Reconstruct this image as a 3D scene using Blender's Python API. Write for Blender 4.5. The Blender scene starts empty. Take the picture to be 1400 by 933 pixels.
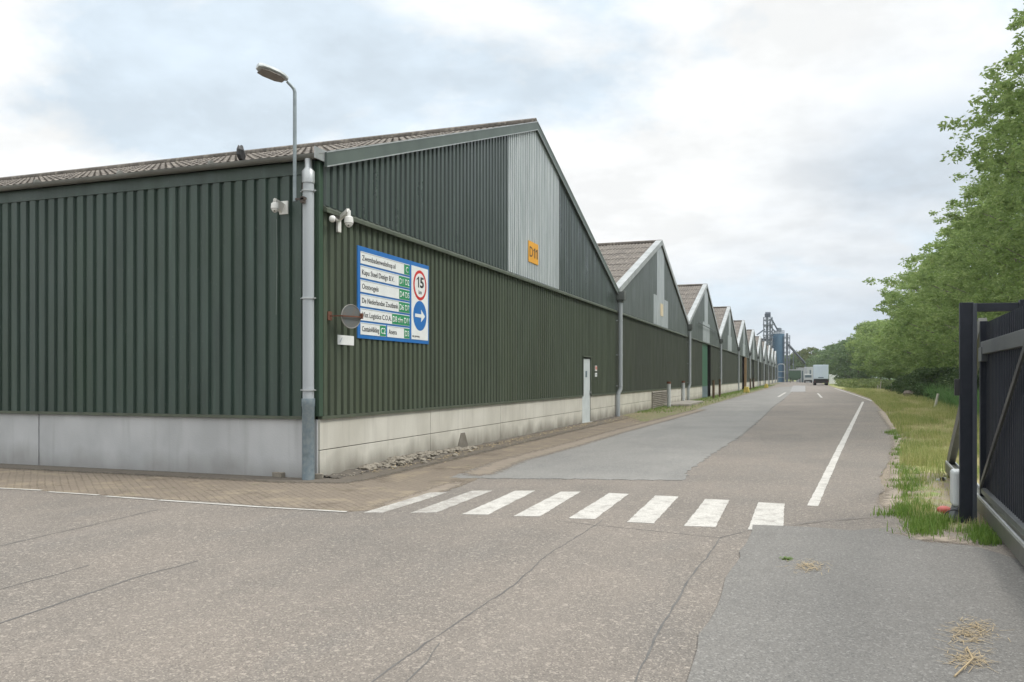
import bpy, bmesh, math, random
import numpy as np
from mathutils import Vector, Matrix

# ------------------------------------------------------------------ camera, world, sun, exposure
S = bpy.context.scene
random.seed(4); RNG = np.random.default_rng(4)
FPX, HOR, VPX, CAMH = 1120.0, 516.0, 1098.0, 1.6
TH = math.atan((VPX - 700) / FPX)
cd = bpy.data.cameras.new('camera'); cam = bpy.data.objects.new('camera', cd); S.collection.objects.link(cam)
cam.location = (0, 0, CAMH); cam.rotation_euler = (math.pi / 2, 0, TH)
cd.sensor_width = 36; cd.lens = FPX * 36 / 1400; cd.shift_y = (HOR - 466.5) / 1400
cd.clip_start = 0.05; cd.clip_end = 6000
S.camera = cam
S.view_settings.view_transform = 'Standard'; S.view_settings.look = 'None'
S.view_settings.gamma = 1; S.view_settings.exposure = 0.5

SUN_EL, SUN_AZ = math.radians(52), math.radians(78)      # azimuth clockwise from +Y
w = bpy.data.worlds.new('World'); S.world = w; w.use_nodes = True
def build_world():
    nt = w.node_tree; nt.nodes.clear(); N = nt.nodes.new; L = nt.links.new
    def math_(op, a, b=None, c=None, clamp=False):
        n = N('ShaderNodeMath'); n.operation = op; n.use_clamp = clamp
        for i, v in enumerate((a, b, c)):
            if v is None: continue
            if isinstance(v, (int, float)): n.inputs[i].default_value = v
            else: L(v, n.inputs[i])
        return n.outputs[0]
    out = N('ShaderNodeOutputWorld'); bg = N('ShaderNodeBackground'); bg.inputs['Strength'].default_value = 0.1
    sky = N('ShaderNodeTexSky'); sky.sky_type = 'NISHITA'; sky.sun_disc = False
    sky.sun_elevation = SUN_EL; sky.sun_rotation = SUN_AZ; sky.air_density = 1.0; sky.dust_density = 1.5
    tc = N('ShaderNodeTexCoord'); sp = N('ShaderNodeSeparateXYZ'); L(tc.outputs['Generated'], sp.inputs[0])
    x, y, z = sp.outputs
    zz = math_('ADD', math_('MAXIMUM', z, 0.0), 0.24)
    cb = N('ShaderNodeCombineXYZ'); L(math_('DIVIDE', x, zz), cb.inputs[0]); L(math_('DIVIDE', y, zz), cb.inputs[1])
    sd_ = math_('ADD', math_('MULTIPLY', x, math.cos(TH)), math_('MULTIPLY', y, math.sin(TH)))       # greyer cloud towards the east
    def noise(scale, detail, rough, off, dist=0.0, tilt=0.0):
        m = N('ShaderNodeMapping'); m.inputs['Location'].default_value = off; L(cb.outputs[0], m.inputs[0])
        n = N('ShaderNodeTexNoise'); n.inputs['Scale'].default_value = scale; n.inputs['Detail'].default_value = detail
        n.inputs['Roughness'].default_value = rough; n.inputs['Distortion'].default_value = dist
        L(m.outputs[0], n.inputs['Vector']); return math_('ADD', n.outputs[0], math_('MULTIPLY', sd_, tilt)) if tilt else n.outputs[0]
    def ramp(f, stops):
        r = N('ShaderNodeValToRGB'); e = r.color_ramp.elements
        while len(e) < len(stops): e.new(0.5)
        for i, (p, c) in enumerate(stops):
            e[i].position = p; e[i].color = (c, c, c, 1) if isinstance(c, float) else (*c, 1)
        L(f, r.inputs[0]); return r.outputs[0]
    cover = ramp(noise(1.15, 8, .58, (3.1, 1.7, 0), .25), [(.40, 0.0), (.50, 1.0)])
    shade = ramp(noise(.62, 6, .52, (7.3, 2.2, .5), .15, .22), [(.43, (7.5, 7.6, 7.6)), (.53, (6.6, 6.85, 7.05)), (.66, (5.0, 5.55, 6.1))])
    fine = ramp(noise(2.6, 7, .6, (1.0, 9.2, .3)), [(.38, .88), (.60, 1.07)])
    # thin blue veil seen through the gaps
    veil = N('ShaderNodeMix'); veil.data_type = 'RGBA'; veil.inputs[0].default_value = .86
    L(sky.outputs[0], veil.inputs[6]); veil.inputs[7].default_value = (6.0, 6.8, 7.4, 1)
    mx = N('ShaderNodeMix'); mx.data_type = 'RGBA'; L(cover, mx.inputs[0]); L(veil.outputs[2], mx.inputs[6]); L(shade, mx.inputs[7])
    mf = N('ShaderNodeMix'); mf.data_type = 'RGBA'; mf.blend_type = 'MULTIPLY'; mf.inputs[0].default_value = 1
    L(mx.outputs[2], mf.inputs[6]); L(fine, mf.inputs[7])
    # horizon layer: grey-blue distant cloud bank
    hz = ramp(z, [(0.0, 1.0), (.16, 0.0)])
    mh = N('ShaderNodeMix'); mh.data_type = 'RGBA'; L(math_('MULTIPLY', hz, .7), mh.inputs[0])
    L(mf.outputs[2], mh.inputs[6]); mh.inputs[7].default_value = (4.4, 5.1, 5.8, 1)
    # overcast skies are brighter towards the zenith
    zm = N('ShaderNodeMapRange'); zm.inputs[1].default_value = .43; zm.inputs[2].default_value = .9; zm.inputs[3].default_value = 1; zm.inputs[4].default_value = 2.5; L(z, zm.inputs[0]); zb = zm.outputs[0]
    ml = N('ShaderNodeMix'); ml.data_type = 'RGBA'; ml.blend_type = 'MULTIPLY'; ml.inputs[0].default_value = 1
    L(mh.outputs[2], ml.inputs[6]); L(zb, ml.inputs[7])
    L(ml.outputs[2], bg.inputs[0]); L(bg.outputs[0], out.inputs[0])
build_world()
sd = bpy.data.lights.new('sun', 'SUN'); sd.energy = 1.5; sd.angle = math.radians(14); sd.color = (1, .95, .88)
sun = bpy.data.objects.new('sun', sd); S.collection.objects.link(sun)
sun.rotation_euler = Vector((math.sin(SUN_AZ) * math.cos(SUN_EL), math.cos(SUN_AZ) * math.cos(SUN_EL), math.sin(SUN_EL))).to_track_quat('Z', 'Y').to_euler()
sun.location = (20, 0, 40)

# ------------------------------------------------------------------ survey helpers (photo measurements -> metres)
FW = (-math.sin(TH), math.cos(TH)); RT = (math.cos(TH), math.sin(TH))
AX, Y0, WH = -7.19, 11.13, 21.6           # facade plane, corner, width of one hall
def at(px, py, d):
    l = (px - 700) / FPX * d
    return Vector((FW[0] * d + RT[0] * l, FW[1] * d + RT[1] * l, CAMH - (py - HOR) / FPX * d))
def G(px, py, z=0.0): return at(px, py, (CAMH - z) * FPX / (py - HOR))
def ray(px): l = (px - 700) / FPX; return (FW[0] + RT[0] * l, FW[1] + RT[1] * l)
def fac(px, py=HOR, off=0.0):
    r = ray(px); return at(px, py, (AX + off) / r[0])
def side(px, py=HOR, off=0.0):
    r = ray(px); return at(px, py, (Y0 - off) / r[1])

# ------------------------------------------------------------------ materials
MATS = {}
def mat(name, col, col2=None, rough=.7, scale=3, detail=6, stretch=(1, 1, 1), metal=0, bump=0, bscale=60, pos=(.35, .65),
        spec=.5, coat=0, col3=None, s3=20, p3=(.55, .7), f3=.5, translucent=0):
    if name in MATS: return MATS[name]
    m = bpy.data.materials.new(name); m.use_nodes = True; nt = m.node_tree; N = nt.nodes.new; L = nt.links.new
    b = nt.nodes['Principled BSDF']; b.inputs['Roughness'].default_value = rough; b.inputs['Metallic'].default_value = metal
    b.inputs['Specular IOR Level'].default_value = spec; b.inputs['Coat Weight'].default_value = coat
    tc = N('ShaderNodeTexCoord'); mp = N('ShaderNodeMapping'); mp.inputs['Scale'].default_value = stretch
    L(tc.outputs['Object'], mp.inputs[0])
    def nz(s, d=detail, v=None, r=.6):
        n = N('ShaderNodeTexNoise'); n.inputs['Scale'].default_value = s; n.inputs['Detail'].default_value = d
        n.inputs['Roughness'].default_value = r; L(v or mp.outputs[0], n.inputs['Vector']); return n.outputs[0]
    def ramp(f, p):
        r = N('ShaderNodeMapRange'); r.inputs[1].default_value = p[0]; r.inputs[2].default_value = p[1]; L(f, r.inputs[0]); return r.outputs[0]
    c2 = col2 or tuple(c * .8 for c in col)
    mx = N('ShaderNodeMix'); mx.data_type = 'RGBA'; L(ramp(nz(scale), pos), mx.inputs[0])
    mx.inputs[6].default_value = (*col, 1); mx.inputs[7].default_value = (*c2, 1); o = mx.outputs[2]
    if col3:
        m3 = N('ShaderNodeMix'); m3.data_type = 'RGBA'
        mm = N('ShaderNodeMath'); mm.operation = 'MULTIPLY'; mm.inputs[1].default_value = f3
        L(ramp(nz(s3), p3), mm.inputs[0]); L(mm.outputs[0], m3.inputs[0]); L(o, m3.inputs[6]); m3.inputs[7].default_value = (*col3, 1); o = m3.outputs[2]
    L(o, b.inputs['Base Color'])
    if bump:
        bp = N('ShaderNodeBump'); bp.inputs['Strength'].default_value = bump; bp.inputs['Distance'].default_value = .01
        L(nz(bscale, 4, tc.outputs['Object']), bp.inputs['Height']); L(bp.outputs[0], b.inputs['Normal'])
    MATS[name] = m; return m

def mat_cladding(name, base, streak, moss, rough=.42, spec=.5):
    """painted steel sheet: vertical grime streaks, faint sheet-to-sheet change, specks"""
    m = bpy.data.materials.new(name); m.use_nodes = True; nt = m.node_tree; N = nt.nodes.new; L = nt.links.new
    b = nt.nodes['Principled BSDF']; b.inputs['Specular IOR Level'].default_value = spec
    tc = N('ShaderNodeTexCoord')
    def nz(s, st, d=5, r=.6):
        mp = N('ShaderNodeMapping'); mp.inputs['Scale'].default_value = st; L(tc.outputs['Object'], mp.inputs[0])
        n = N('ShaderNodeTexNoise'); n.inputs['Scale'].default_value = s; n.inputs['Detail'].default_value = d; n.inputs['Roughness'].default_value = r
        L(mp.outputs[0], n.inputs['Vector']); return n.outputs[0]
    def mr(f, a, c, lo=0, hi=1):
        r = N('ShaderNodeMapRange'); r.inputs[1].default_value = a; r.inputs[2].default_value = c; r.inputs[3].default_value = lo; r.inputs[4].default_value = hi
        L(f, r.inputs[0]); return r.outputs[0]
    def mix(f, a, c):
        x = N('ShaderNodeMix'); x.data_type = 'RGBA'; L(f, x.inputs[0])
        for i, v in ((6, a), (7, c)):
            if isinstance(v, tuple): x.inputs[i].default_value = (*v, 1)
            else: L(v, x.inputs[i])
        return x.outputs[2]
    o = mix(mr(nz(4, (1, 1, .12)), .38, .66), base, streak)
    o = mix(mr(nz(.55, (1, 1, .6)), .42, .75, 0, .6), o, moss)
    o = mix(mr(nz(38, (1, 1, .5), 3), .64, .74, 0, .4), o, (.17, .17, .15))
    o = mix(mr(nz(9, (1, 1, .03), 4), .58, .72, 0, .45), o, tuple(c * .45 for c in base))           # narrow run-off streaks
    o = mix(mr(nz(6, (1, 1, .05), 4), .60, .74, 0, .30), o, tuple(min(1, c * 2.1) for c in base))   # chalked, faded paint
    sn = N('ShaderNodeVectorMath'); sn.operation = 'SNAP'; sn.inputs[1].default_value = (1.0, 1.0, 50); L(tc.outputs['Object'], sn.inputs[0])
    wn = N('ShaderNodeTexWhiteNoise'); L(sn.outputs[0], wn.inputs['Vector'])                        # sheet to sheet
    o = mix(mr(wn.outputs[0], 0, 1, 0, .34), o, tuple(c * .55 for c in base))
    L(o, b.inputs['Base Color']); L(mr(nz(2.2, (1, 1, .3)), .3, .7, rough - .08, rough + .14), b.inputs['Roughness'])
    return m

def mat_asphalt(name, c1, c2, speck, dark, sc=75, patch=(.12, .115, .11), bump=.5, rough=.88, mot=.5):
    m = bpy.data.materials.new(name); m.use_nodes = True; nt = m.node_tree; N = nt.nodes.new; L = nt.links.new
    b = nt.nodes['Principled BSDF']; b.inputs['Roughness'].default_value = rough; b.inputs['Specular IOR Level'].default_value = .3
    tc = N('ShaderNodeTexCoord')
    def nz(s, d=5, r=.6, st=(1, 1, 1)):
        mp = N('ShaderNodeMapping'); mp.inputs['Scale'].default_value = st; mp.inputs['Rotation'].default_value = (0, 0, -.07); L(tc.outputs['Object'], mp.inputs[0])
        n = N('ShaderNodeTexNoise'); n.inputs['Scale'].default_value = s; n.inputs['Detail'].default_value = d; n.inputs['Roughness'].default_value = r
        L(mp.outputs[0], n.inputs['Vector']); return n.outputs[0]
    def mr(f, a, c, lo=0, hi=1):
        r = N('ShaderNodeMapRange'); r.inputs[1].default_value = a; r.inputs[2].default_value = c; r.inputs[3].default_value = lo; r.inputs[4].default_value = hi
        L(f, r.inputs[0]); return r.outputs[0]
    def mix(f, a, c, bt='MIX'):
        x = N('ShaderNodeMix'); x.data_type = 'RGBA'; x.blend_type = bt
        if isinstance(f, float): x.inputs[0].default_value = f
        else: L(f, x.inputs[0])
        for i, v in ((6, a), (7, c)):
            if isinstance(v, tuple): x.inputs[i].default_value = (*v, 1)
            else: L(v, x.inputs[i])
        return x.outputs[2]
    vo = N('ShaderNodeTexVoronoi'); vo.inputs['Scale'].default_value = sc; L(tc.outputs['Object'], vo.inputs['Vector'])
    sep = N('ShaderNodeSeparateColor'); L(vo.outputs['Color'], sep.inputs[0])
    vo2 = N('ShaderNodeTexVoronoi'); vo2.inputs['Scale'].default_value = sc * .42; L(tc.outputs['Object'], vo2.inputs['Vector'])
    sep2 = N('ShaderNodeSeparateColor'); L(vo2.outputs['Color'], sep2.inputs[0])
    o = mix(mr(nz(.35, 6), .36, .64), c1, c2)
    o = mix(mr(nz(1.6, 6, .65, (1, .28, 1)), .5, .78, 0, mot), o, patch)          # tyre-worn streaks
    o = mix(mr(sep.outputs[0], .70, .95, 0, .5), o, speck)
    o = mix(mr(sep.outputs[1], .66, .95, 0, .55), o, dark)
    o = mix(mr(sep2.outputs[2], .93, .99, 0, .35), o, tuple(min(1, s * 1.1) for s in speck))
    o = mix(mr(nz(14, 4), .60, .74, 0, .4), o, dark)
    o = mix(mr(nz(.9, 9, .72), .56, .70, 0, .4), o, tuple(c * .72 for c in c1))      # damp and oily patches
    o = mix(mr(nz(.5, 9, .7, (1, .12, 1)), .54, .70, 0, .45), o, tuple(min(1, c * 1.28) for c in c1))
    L(o, b.inputs['Base Color'])
    bp = N('ShaderNodeBump'); bp.inputs['Strength'].default_value = bump; bp.inputs['Distance'].default_value = .006
    L(vo.outputs['Distance'], bp.inputs['Height']); L(bp.outputs[0], b.inputs['Normal'])
    return m

def mat_leaf(name, a, b_, c, tr=.35):
    m = bpy.data.materials.new(name); m.use_nodes = True; nt = m.node_tree; N = nt.nodes.new; L = nt.links.new
    p = nt.nodes['Principled BSDF']; p.inputs['Roughness'].default_value = .6; p.inputs['Specular IOR Level'].default_value = .25
    g = N('ShaderNodeNewGeometry'); r = N('ShaderNodeValToRGB'); e = r.color_ramp.elements; e.new(.5)
    for i, (q, col) in enumerate(((0, a), (.55, b_), (1, c))): e[i].position = q; e[i].color = (*col, 1)
    tc = N('ShaderNodeTexCoord'); n = N('ShaderNodeTexNoise'); n.inputs['Scale'].default_value = .7; n.inputs['Detail'].default_value = 3; L(tc.outputs['Object'], n.inputs['Vector'])
    ad = N('ShaderNodeMath'); ad.operation = 'MULTIPLY_ADD'; ad.inputs[1].default_value = .55; L(g.outputs['Random Per Island'], ad.inputs[0])
    mr = N('ShaderNodeMapRange'); mr.inputs[1].default_value = .3; mr.inputs[2].default_value = .7; mr.inputs[3].default_value = 0; mr.inputs[4].default_value = .45; L(n.outputs[0], mr.inputs[0])
    L(mr.outputs[0], ad.inputs[2]); L(ad.outputs[0], r.inputs[0]); L(r.outputs[0], p.inputs['Base Color'])
    t = N('ShaderNodeBsdfTranslucent'); L(r.outputs[0], t.inputs[0]); mx = N('ShaderNodeMixShader'); mx.inputs[0].default_value = tr
    L(p.outputs[0], mx.inputs[1]); L(t.outputs[0], mx.inputs[2]); L(mx.outputs[0], nt.nodes['Material Output'].inputs[0])
    return m

M_side = mat_cladding('side_green_sheet', (.040, .066, .052), (.027, .046, .036), (.022, .046, .022), .40, .6)
M_gable = mat_cladding('gable_green_sheet', (.056, .076, .066), (.038, .054, .047), (.034, .048, .038), .33, .7)
M_gable2 = mat_cladding('gable_green_sheet_reflecting', (.15, .17, .16), (.105, .125, .118), (.095, .112, .10), .4, .6)  # farther gables: greyish reflection painted in as a paler base colour
M_front = mat_cladding('front_olive_sheet', (.080, .098, .066), (.058, .072, .048), (.066, .080, .046), .55, .35)
M_front2 = mat_cladding('front_moss_sheet', (.076, .086, .064), (.054, .062, .046), (.062, .072, .044), .6, .3)
M_olive = mat('olive_trim', (.085, .10, .068), (.06, .07, .05), .5)
M_corner = mat('dark_green_trim', (.030, .062, .034), (.05, .08, .06), .4, 2, stretch=(1, 1, .2))
M_verge = mat('grey_green_verge', (.095, .12, .105), (.075, .095, .085), .45, 2)
M_white_verge = mat('pale_verge', (.36, .375, .375), (.25, .265, .26), .5, 2)
M_alu = mat('bare_metal_edge', (.5, .52, .52), (.36, .37, .37), .4, metal=.5)
M_trans = mat('translucent_sheet', (.34, .37, .37), (.44, .47, .47), .3, 1.6, stretch=(1, 5, .2), spec=.6, col3=(.55, .57, .57), s3=3, p3=(.5, .62), f3=.7, pos=(.42, .58))
def roof_mat():
    m = mat('fibre_cement_roof', (.155, .135, .115), (.095, .083, .071), .92, 1.6, col3=(.25, .22, .185), s3=5, p3=(.5, .62), f3=.8, bump=.5, bscale=40, stretch=(1, 1.6, 1))
    nt = m.node_tree; N = nt.nodes.new; L = nt.links.new; b = nt.nodes['Principled BSDF']; o = b.inputs['Base Color'].links[0].from_socket
    tc = N('ShaderNodeTexCoord'); sp = N('ShaderNodeSeparateXYZ'); L(tc.outputs['Object'], sp.inputs[0])
    # dark lichen lodged in the troughs of the corrugation (0.177 m pitch)
    a = N('ShaderNodeMath'); a.operation = 'MULTIPLY_ADD'; a.inputs[1].default_value = 2 * math.pi / .177; a.inputs[2].default_value = -.12 * 2 * math.pi / .177; L(sp.outputs[0], a.inputs[0])
    q = N('ShaderNodeMath'); q.operation = 'SINE'; L(a.outputs[0], q.inputs[0])
    r = N('ShaderNodeMapRange'); r.inputs[1].default_value = -.1; r.inputs[2].default_value = .9; r.inputs[4].default_value = .42; L(q.outputs[0], r.inputs[0])
    n = N('ShaderNodeTexNoise'); n.inputs['Scale'].default_value = 1.3; n.inputs['Detail'].default_value = 5; L(tc.outputs['Object'], n.inputs['Vector'])
    k = N('ShaderNodeMapRange'); k.inputs[1].default_value = .35; k.inputs[2].default_value = .6; L(n.outputs[0], k.inputs[0])
    mu = N('ShaderNodeMath'); mu.operation = 'MULTIPLY'; L(r.outputs[0], mu.inputs[0]); L(k.outputs[0], mu.inputs[1])
    x = N('ShaderNodeMix'); x.data_type = 'RGBA'; L(mu.outputs[0], x.inputs[0]); L(o, x.inputs[6]); x.inputs[7].default_value = (.055, .048, .04, 1); L(x.outputs[2], b.inputs['Base Color'])
    return m
M_roof = roof_mat()
M_gutter = mat('weathered_gutter', (.20, .20, .18), (.12, .12, .105), .6, 3, stretch=(.3, 1, 1))
M_zinc = mat('grey_plastic_pipe', (.34, .365, .38), (.40, .42, .43), .45, 1.5, stretch=(1, 1, .3))
M_galv = mat('galvanised_steel', (.20, .26, .30), (.28, .33, .35), .4, 14, metal=.35, col3=(.12, .16, .18), s3=5, f3=.5)
M_pole = mat('lamp_pole_galvanised', (.26, .30, .31), (.20, .23, .24), .45, 8, metal=.4)
M_con = mat('plinth_concrete_shaded', (.40, .415, .42), (.33, .345, .35), .85, 1.1, 8, (1, 1, .5), bump=.25, col3=(.46, .47, .47), s3=.9, f3=.5)
M_conf = None
M_black = mat('black_gate_paint', (.009, .012, .018), (.015, .018, .026), .45, 12, spec=.3)
M_gatemetal = mat('grey_green_gate_steel', (.085, .087, .078), (.12, .12, .105), .42, 5, metal=.3)
M_gaterail = mat('grey_gate_rail', (.10, .107, .11), (.07, .076, .08), .4, 5, metal=.2)
M_white = mat('white_paint', (.72, .74, .73), (.62, .64, .62), .45, 3)
M_doorw = mat('pale_door_paint', (.56, .60, .60), (.48, .52, .52), .5, 3)
M_camw = mat('white_camera_plastic', (.74, .73, .69), (.66, .65, .61), .4, 12)
M_blackp = mat('black_plastic', (.02, .02, .022), (.03, .03, .03), .4)
M_rust = mat('rust', (.17, .065, .035), (.10, .045, .03), .9, 20, bump=.5)
M_blue = mat('sign_blue', (.018, .135, .40), (.022, .15, .43), .4)
M_signw = mat('sign_white', (.74, .75, .73), (.68, .69, .67), .4, 5)
M_green = mat('sign_green', (.025, .24, .10), (.03, .26, .11), .4)
M_red = mat('sign_red', (.55, .03, .03), (.5, .03, .03), .4)
M_ink = mat('sign_ink', (.02, .022, .025), (.03, .03, .03), .5)
M_grey = mat('pale_grey_ink', (.40, .43, .48), (.45, .48, .5), .5)
M_yel = mat('sign_yellow', (.78, .36, .015), (.7, .32, .015), .45)
M_cream = mat('faded_cream_sign', (.62, .50, .30), (.66, .56, .40), .5)
M_mirror = mat('grey_disc_back', (.11, .12, .12), (.13, .115, .095), .5, 6, col3=(.24, .12, .07), s3=3, f3=.5)
M_line = None
M_wood = mat('weathered_post_wood', (.46, .43, .38), (.34, .31, .27), .85, 9, stretch=(1, 1, .2))
M_tarmac = mat('tar_seam', (.085, .082, .078), (.13, .122, .112), .85, 6)
M_bark = mat('bark', (.12, .10, .08), (.20, .18, .15), .95, 6, stretch=(1, 1, .25), bump=1, bscale=18)
M_redp = mat('faded_red_plastic', (.50, .09, .07), (.42, .10, .08), .5)
M_dirt = mat('dirt', (.12, .105, .085), (.075, .065, .055), .97, 3, bump=1, bscale=40, col3=(.25, .2, .15), s3=30)
M_stone = mat('rubble_stone', (.28, .25, .20), (.18, .16, .13), .9, 9, bump=.6)
M_brownwood = mat('tan_timber', (.42, .27, .15), (.34, .22, .12), .8, 3)
M_dooryellow = mat('bollard_yellow', (.55, .42, .06), (.4, .32, .08), .6)
M_hallgreen = mat('green_roller_door', (.02, .11, .055), (.018, .085, .045), .5, 2)
M_slate = mat('slate_blue_panel', (.11, .16, .19), (.09, .13, .15), .5)
M_dark = mat('dark_opening', (.02, .02, .018), (.03, .028, .024), .9)
M_siloblue = mat('silo_blue', (.09, .185, .27), (.065, .14, .215), .5, .4, stretch=(1, 1, .3))
M_steel = mat('far_grey_steel', (.15, .175, .20), (.21, .24, .26), .5, .6)
M_lorry = mat('lorry_box_white', (.52, .60, .68), (.56, .64, .70), .4, .5)
M_tyre = mat('tyre_rubber', (.018, .018, .018), (.03, .03, .03), .85)
M_conw = mat('container_pale', (.50, .52, .52), (.42, .44, .44), .5, .5)
M_straw = mat('straw', (.42, .33, .20), (.34, .26, .15), .9, 12)

def plinth_front(name='plinth_concrete_sunlit', ca=(.56, .54, .475), cb=(.46, .44, .38), cs=(.28, .265, .23), alg=.68):
    m = bpy.data.materials.new(name); m.use_nodes = True; nt = m.node_tree; N = nt.nodes.new; L = nt.links.new
    b = nt.nodes['Principled BSDF']; b.inputs['Roughness'].default_value = .88
    tc = N('ShaderNodeTexCoord'); sp = N('ShaderNodeSeparateXYZ'); L(tc.outputs['Object'], sp.inputs[0])
    def nz(s, st=(1, 1, 1), d=6):
        mp = N('ShaderNodeMapping'); mp.inputs['Scale'].default_value = st; L(tc.outputs['Object'], mp.inputs[0])
        n = N('ShaderNodeTexNoise'); n.inputs['Scale'].default_value = s; n.inputs['Detail'].default_value = d; L(mp.outputs[0], n.inputs['Vector']); return n.outputs[0]
    def mr(f, a, c, lo=0, hi=1):
        r = N('ShaderNodeMapRange'); r.inputs[1].default_value = a; r.inputs[2].default_value = c; r.inputs[3].default_value = lo; r.inputs[4].default_value = hi
        L(f, r.inputs[0]); return r.outputs[0]
    def mix(f, a, c):
        x = N('ShaderNodeMix'); x.data_type = 'RGBA'; L(f, x.inputs[0])
        for i, v in ((6, a), (7, c)):
            if isinstance(v, tuple): x.inputs[i].default_value = (*v, 1)
            else: L(v, x.inputs[i])
        return x.outputs[2]
    o = mix(mr(nz(1.3, (1, 1, .6)), .35, .65), ca, cb)
    o = mix(mr(nz(7, (1, 1, .08)), .55, .75, 0, .4), o, cs)
    # algae splashed up from the ground, ragged upper edge
    h = N('ShaderNodeMath'); h.operation = 'MULTIPLY_ADD'; h.inputs[1].default_value = -.75; L(nz(1.5, (1, 1, .5), 8), h.inputs[0]); L(sp.outputs[2], h.inputs[2])
    o = mix(mr(h.outputs[0], -.02, -.34, 0, alg), o, (.115, .10, .075))
    L(o, b.inputs['Base Color'])
    bp = N('ShaderNodeBump'); bp.inputs['Strength'].default_value = .3; bp.inputs['Distance'].default_value = .01; L(nz(50), bp.inputs['Height']); L(bp.outputs[0], b.inputs['Normal'])
    return m
M_conf = plinth_front()  # front plinth: weak sunlight is mixed into the concrete colour
M_con = plinth_front('plinth_concrete_shaded_stained', (.47, .475, .475), (.38, .385, .385), (.28, .28, .27), .4)  # side plinth: same concrete, cooler shade painted into the colour, plus stains

def paint_mat(name='worn_road_paint', wear=0.0):
    m = bpy.data.materials.new(name); m.use_nodes = True; nt = m.node_tree; N = nt.nodes.new; L = nt.links.new
    b = nt.nodes['Principled BSDF']; b.inputs['Roughness'].default_value = .8
    tc = N('ShaderNodeTexCoord')
    def nz(s, d=5):
        n = N('ShaderNodeTexNoise'); n.inputs['Scale'].default_value = s; n.inputs['Detail'].default_value = d; n.inputs['Roughness'].default_value = .7; L(tc.outputs['Object'], n.inputs['Vector']); return n.outputs[0]
    def mix(f, lo, hi, mxv, a, c):
        r = N('ShaderNodeMapRange'); r.inputs[1].default_value = lo; r.inputs[2].default_value = hi; r.inputs[4].default_value = mxv; L(f, r.inputs[0])
        x = N('ShaderNodeMix'); x.data_type = 'RGBA'; L(r.outputs[0], x.inputs[0])
        for i, v in ((6, a), (7, c)):
            if isinstance(v, tuple): x.inputs[i].default_value = (*v, 1)
            else: L(v, x.inputs[i])
        return x.outputs[2]
    o = mix(nz(2.5), .35, .7, 1, (.52, .50, .46), (.40, .385, .35))
    o = mix(nz(70, 4), .52 - wear, .64 - wear, .8, o, (.24, .22, .195))
    o = mix(nz(5, 9), .54 - wear, .68 - wear, .75, o, (.25, .23, .205))
    L(o, b.inputs['Base Color'])
    return m
M_line = paint_mat(wear=.02); M_faded = paint_mat('nearly_worn_out_paint', .09)

def brick_mat():
    m = bpy.data.materials.new('brick_paving'); m.use_nodes = True; nt = m.node_tree; N = nt.nodes.new; L = nt.links.new
    b = nt.nodes['Principled BSDF']; b.inputs['Roughness'].default_value = .92; b.inputs['Specular IOR Level'].default_value = .2
    tc = N('ShaderNodeTexCoord'); mp = N('ShaderNodeMapping'); mp.inputs['Rotation'].default_value = (0, 0, .7); L(tc.outputs['Object'], mp.inputs[0])
    nw = N('ShaderNodeTexNoise'); nw.inputs['Scale'].default_value = 1.2; L(tc.outputs['Object'], nw.inputs['Vector'])
    wv = N('ShaderNodeVectorMath'); wv.operation = 'MULTIPLY_ADD'; wv.inputs[1].default_value = (.06, .06, 0); L(nw.outputs['Color'], wv.inputs[0]); L(mp.outputs[0], wv.inputs[2])
    br = N('ShaderNodeTexBrick'); br.inputs['Scale'].default_value = 1; br.inputs['Brick Width'].default_value = .205; br.inputs['Row Height'].default_value = .10
    br.inputs['Mortar Size'].default_value = .010; br.inputs['Mortar Smooth'].default_value = .6; br.inputs['Color1'].default_value = (.225, .185, .145, 1); br.inputs['Color2'].default_value = (.19, .155, .122, 1)
    br.inputs['Mortar'].default_value = (.115, .098, .07, 1); L(wv.outputs[0], br.inputs['Vector'])
    def nz(s, d=6, r=.6):
        n = N('ShaderNodeTexNoise'); n.inputs['Scale'].default_value = s; n.inputs['Detail'].default_value = d; n.inputs['Roughness'].default_value = r; L(tc.outputs['Object'], n.inputs['Vector']); return n.outputs[0]
    def mix(f, lo, hi, mxv, a, c):
        r = N('ShaderNodeMapRange'); r.inputs[1].default_value = lo; r.inputs[2].default_value = hi; r.inputs[4].default_value = mxv; L(f, r.inputs[0])
        x = N('ShaderNodeMix'); x.data_type = 'RGBA'; L(r.outputs[0], x.inputs[0])
        for i, v in ((6, a), (7, c)):
            if isinstance(v, tuple): x.inputs[i].default_value = (*v, 1)
            else: L(v, x.inputs[i])
        return x.outputs[2]
    o = mix(nz(.5, 8, .7),   .32, .52, .92, br.outputs[0], (.185, .153, .12))        # dirt lying over the bricks
    o = mix(nz(1.7, 8, .7), .50, .62, .8, o, (.26, .215, .155))
    o = mix(nz(1.1, 9, .75), .54, .64, .8, o, (.115, .092, .07))              # dusty sand
    o = mix(nz(3.1, 8, .7), .60, .70, .7, o, (.10, .11, .05))               # moss
    o = mix(nz(45, 3), .55, .72, .6, o, (.33, .28, .21))
    L(o, b.inputs['Base Color'])
    bp = N('ShaderNodeBump'); bp.inputs['Strength'].default_value = .8; bp.inputs['Distance'].default_value = .012
    ad = N('ShaderNodeMath'); ad.operation = 'MULTIPLY_ADD'; ad.inputs[1].default_value = -.8; L(br.outputs['Fac'], ad.inputs[0]); L(nz(30), ad.inputs[2]); L(ad.outputs[0], bp.inputs['Height']); L(bp.outputs[0], b.inputs['Normal'])
    return m
M_brick = brick_mat()
M_asph = mat_asphalt('worn_brown_asphalt', (.205, .178, .152), (.152, .137, .121), (.43, .38, .32), (.08, .073, .066), 105, bump=.8, patch=(.15, .142, .132), mot=.55)
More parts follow.
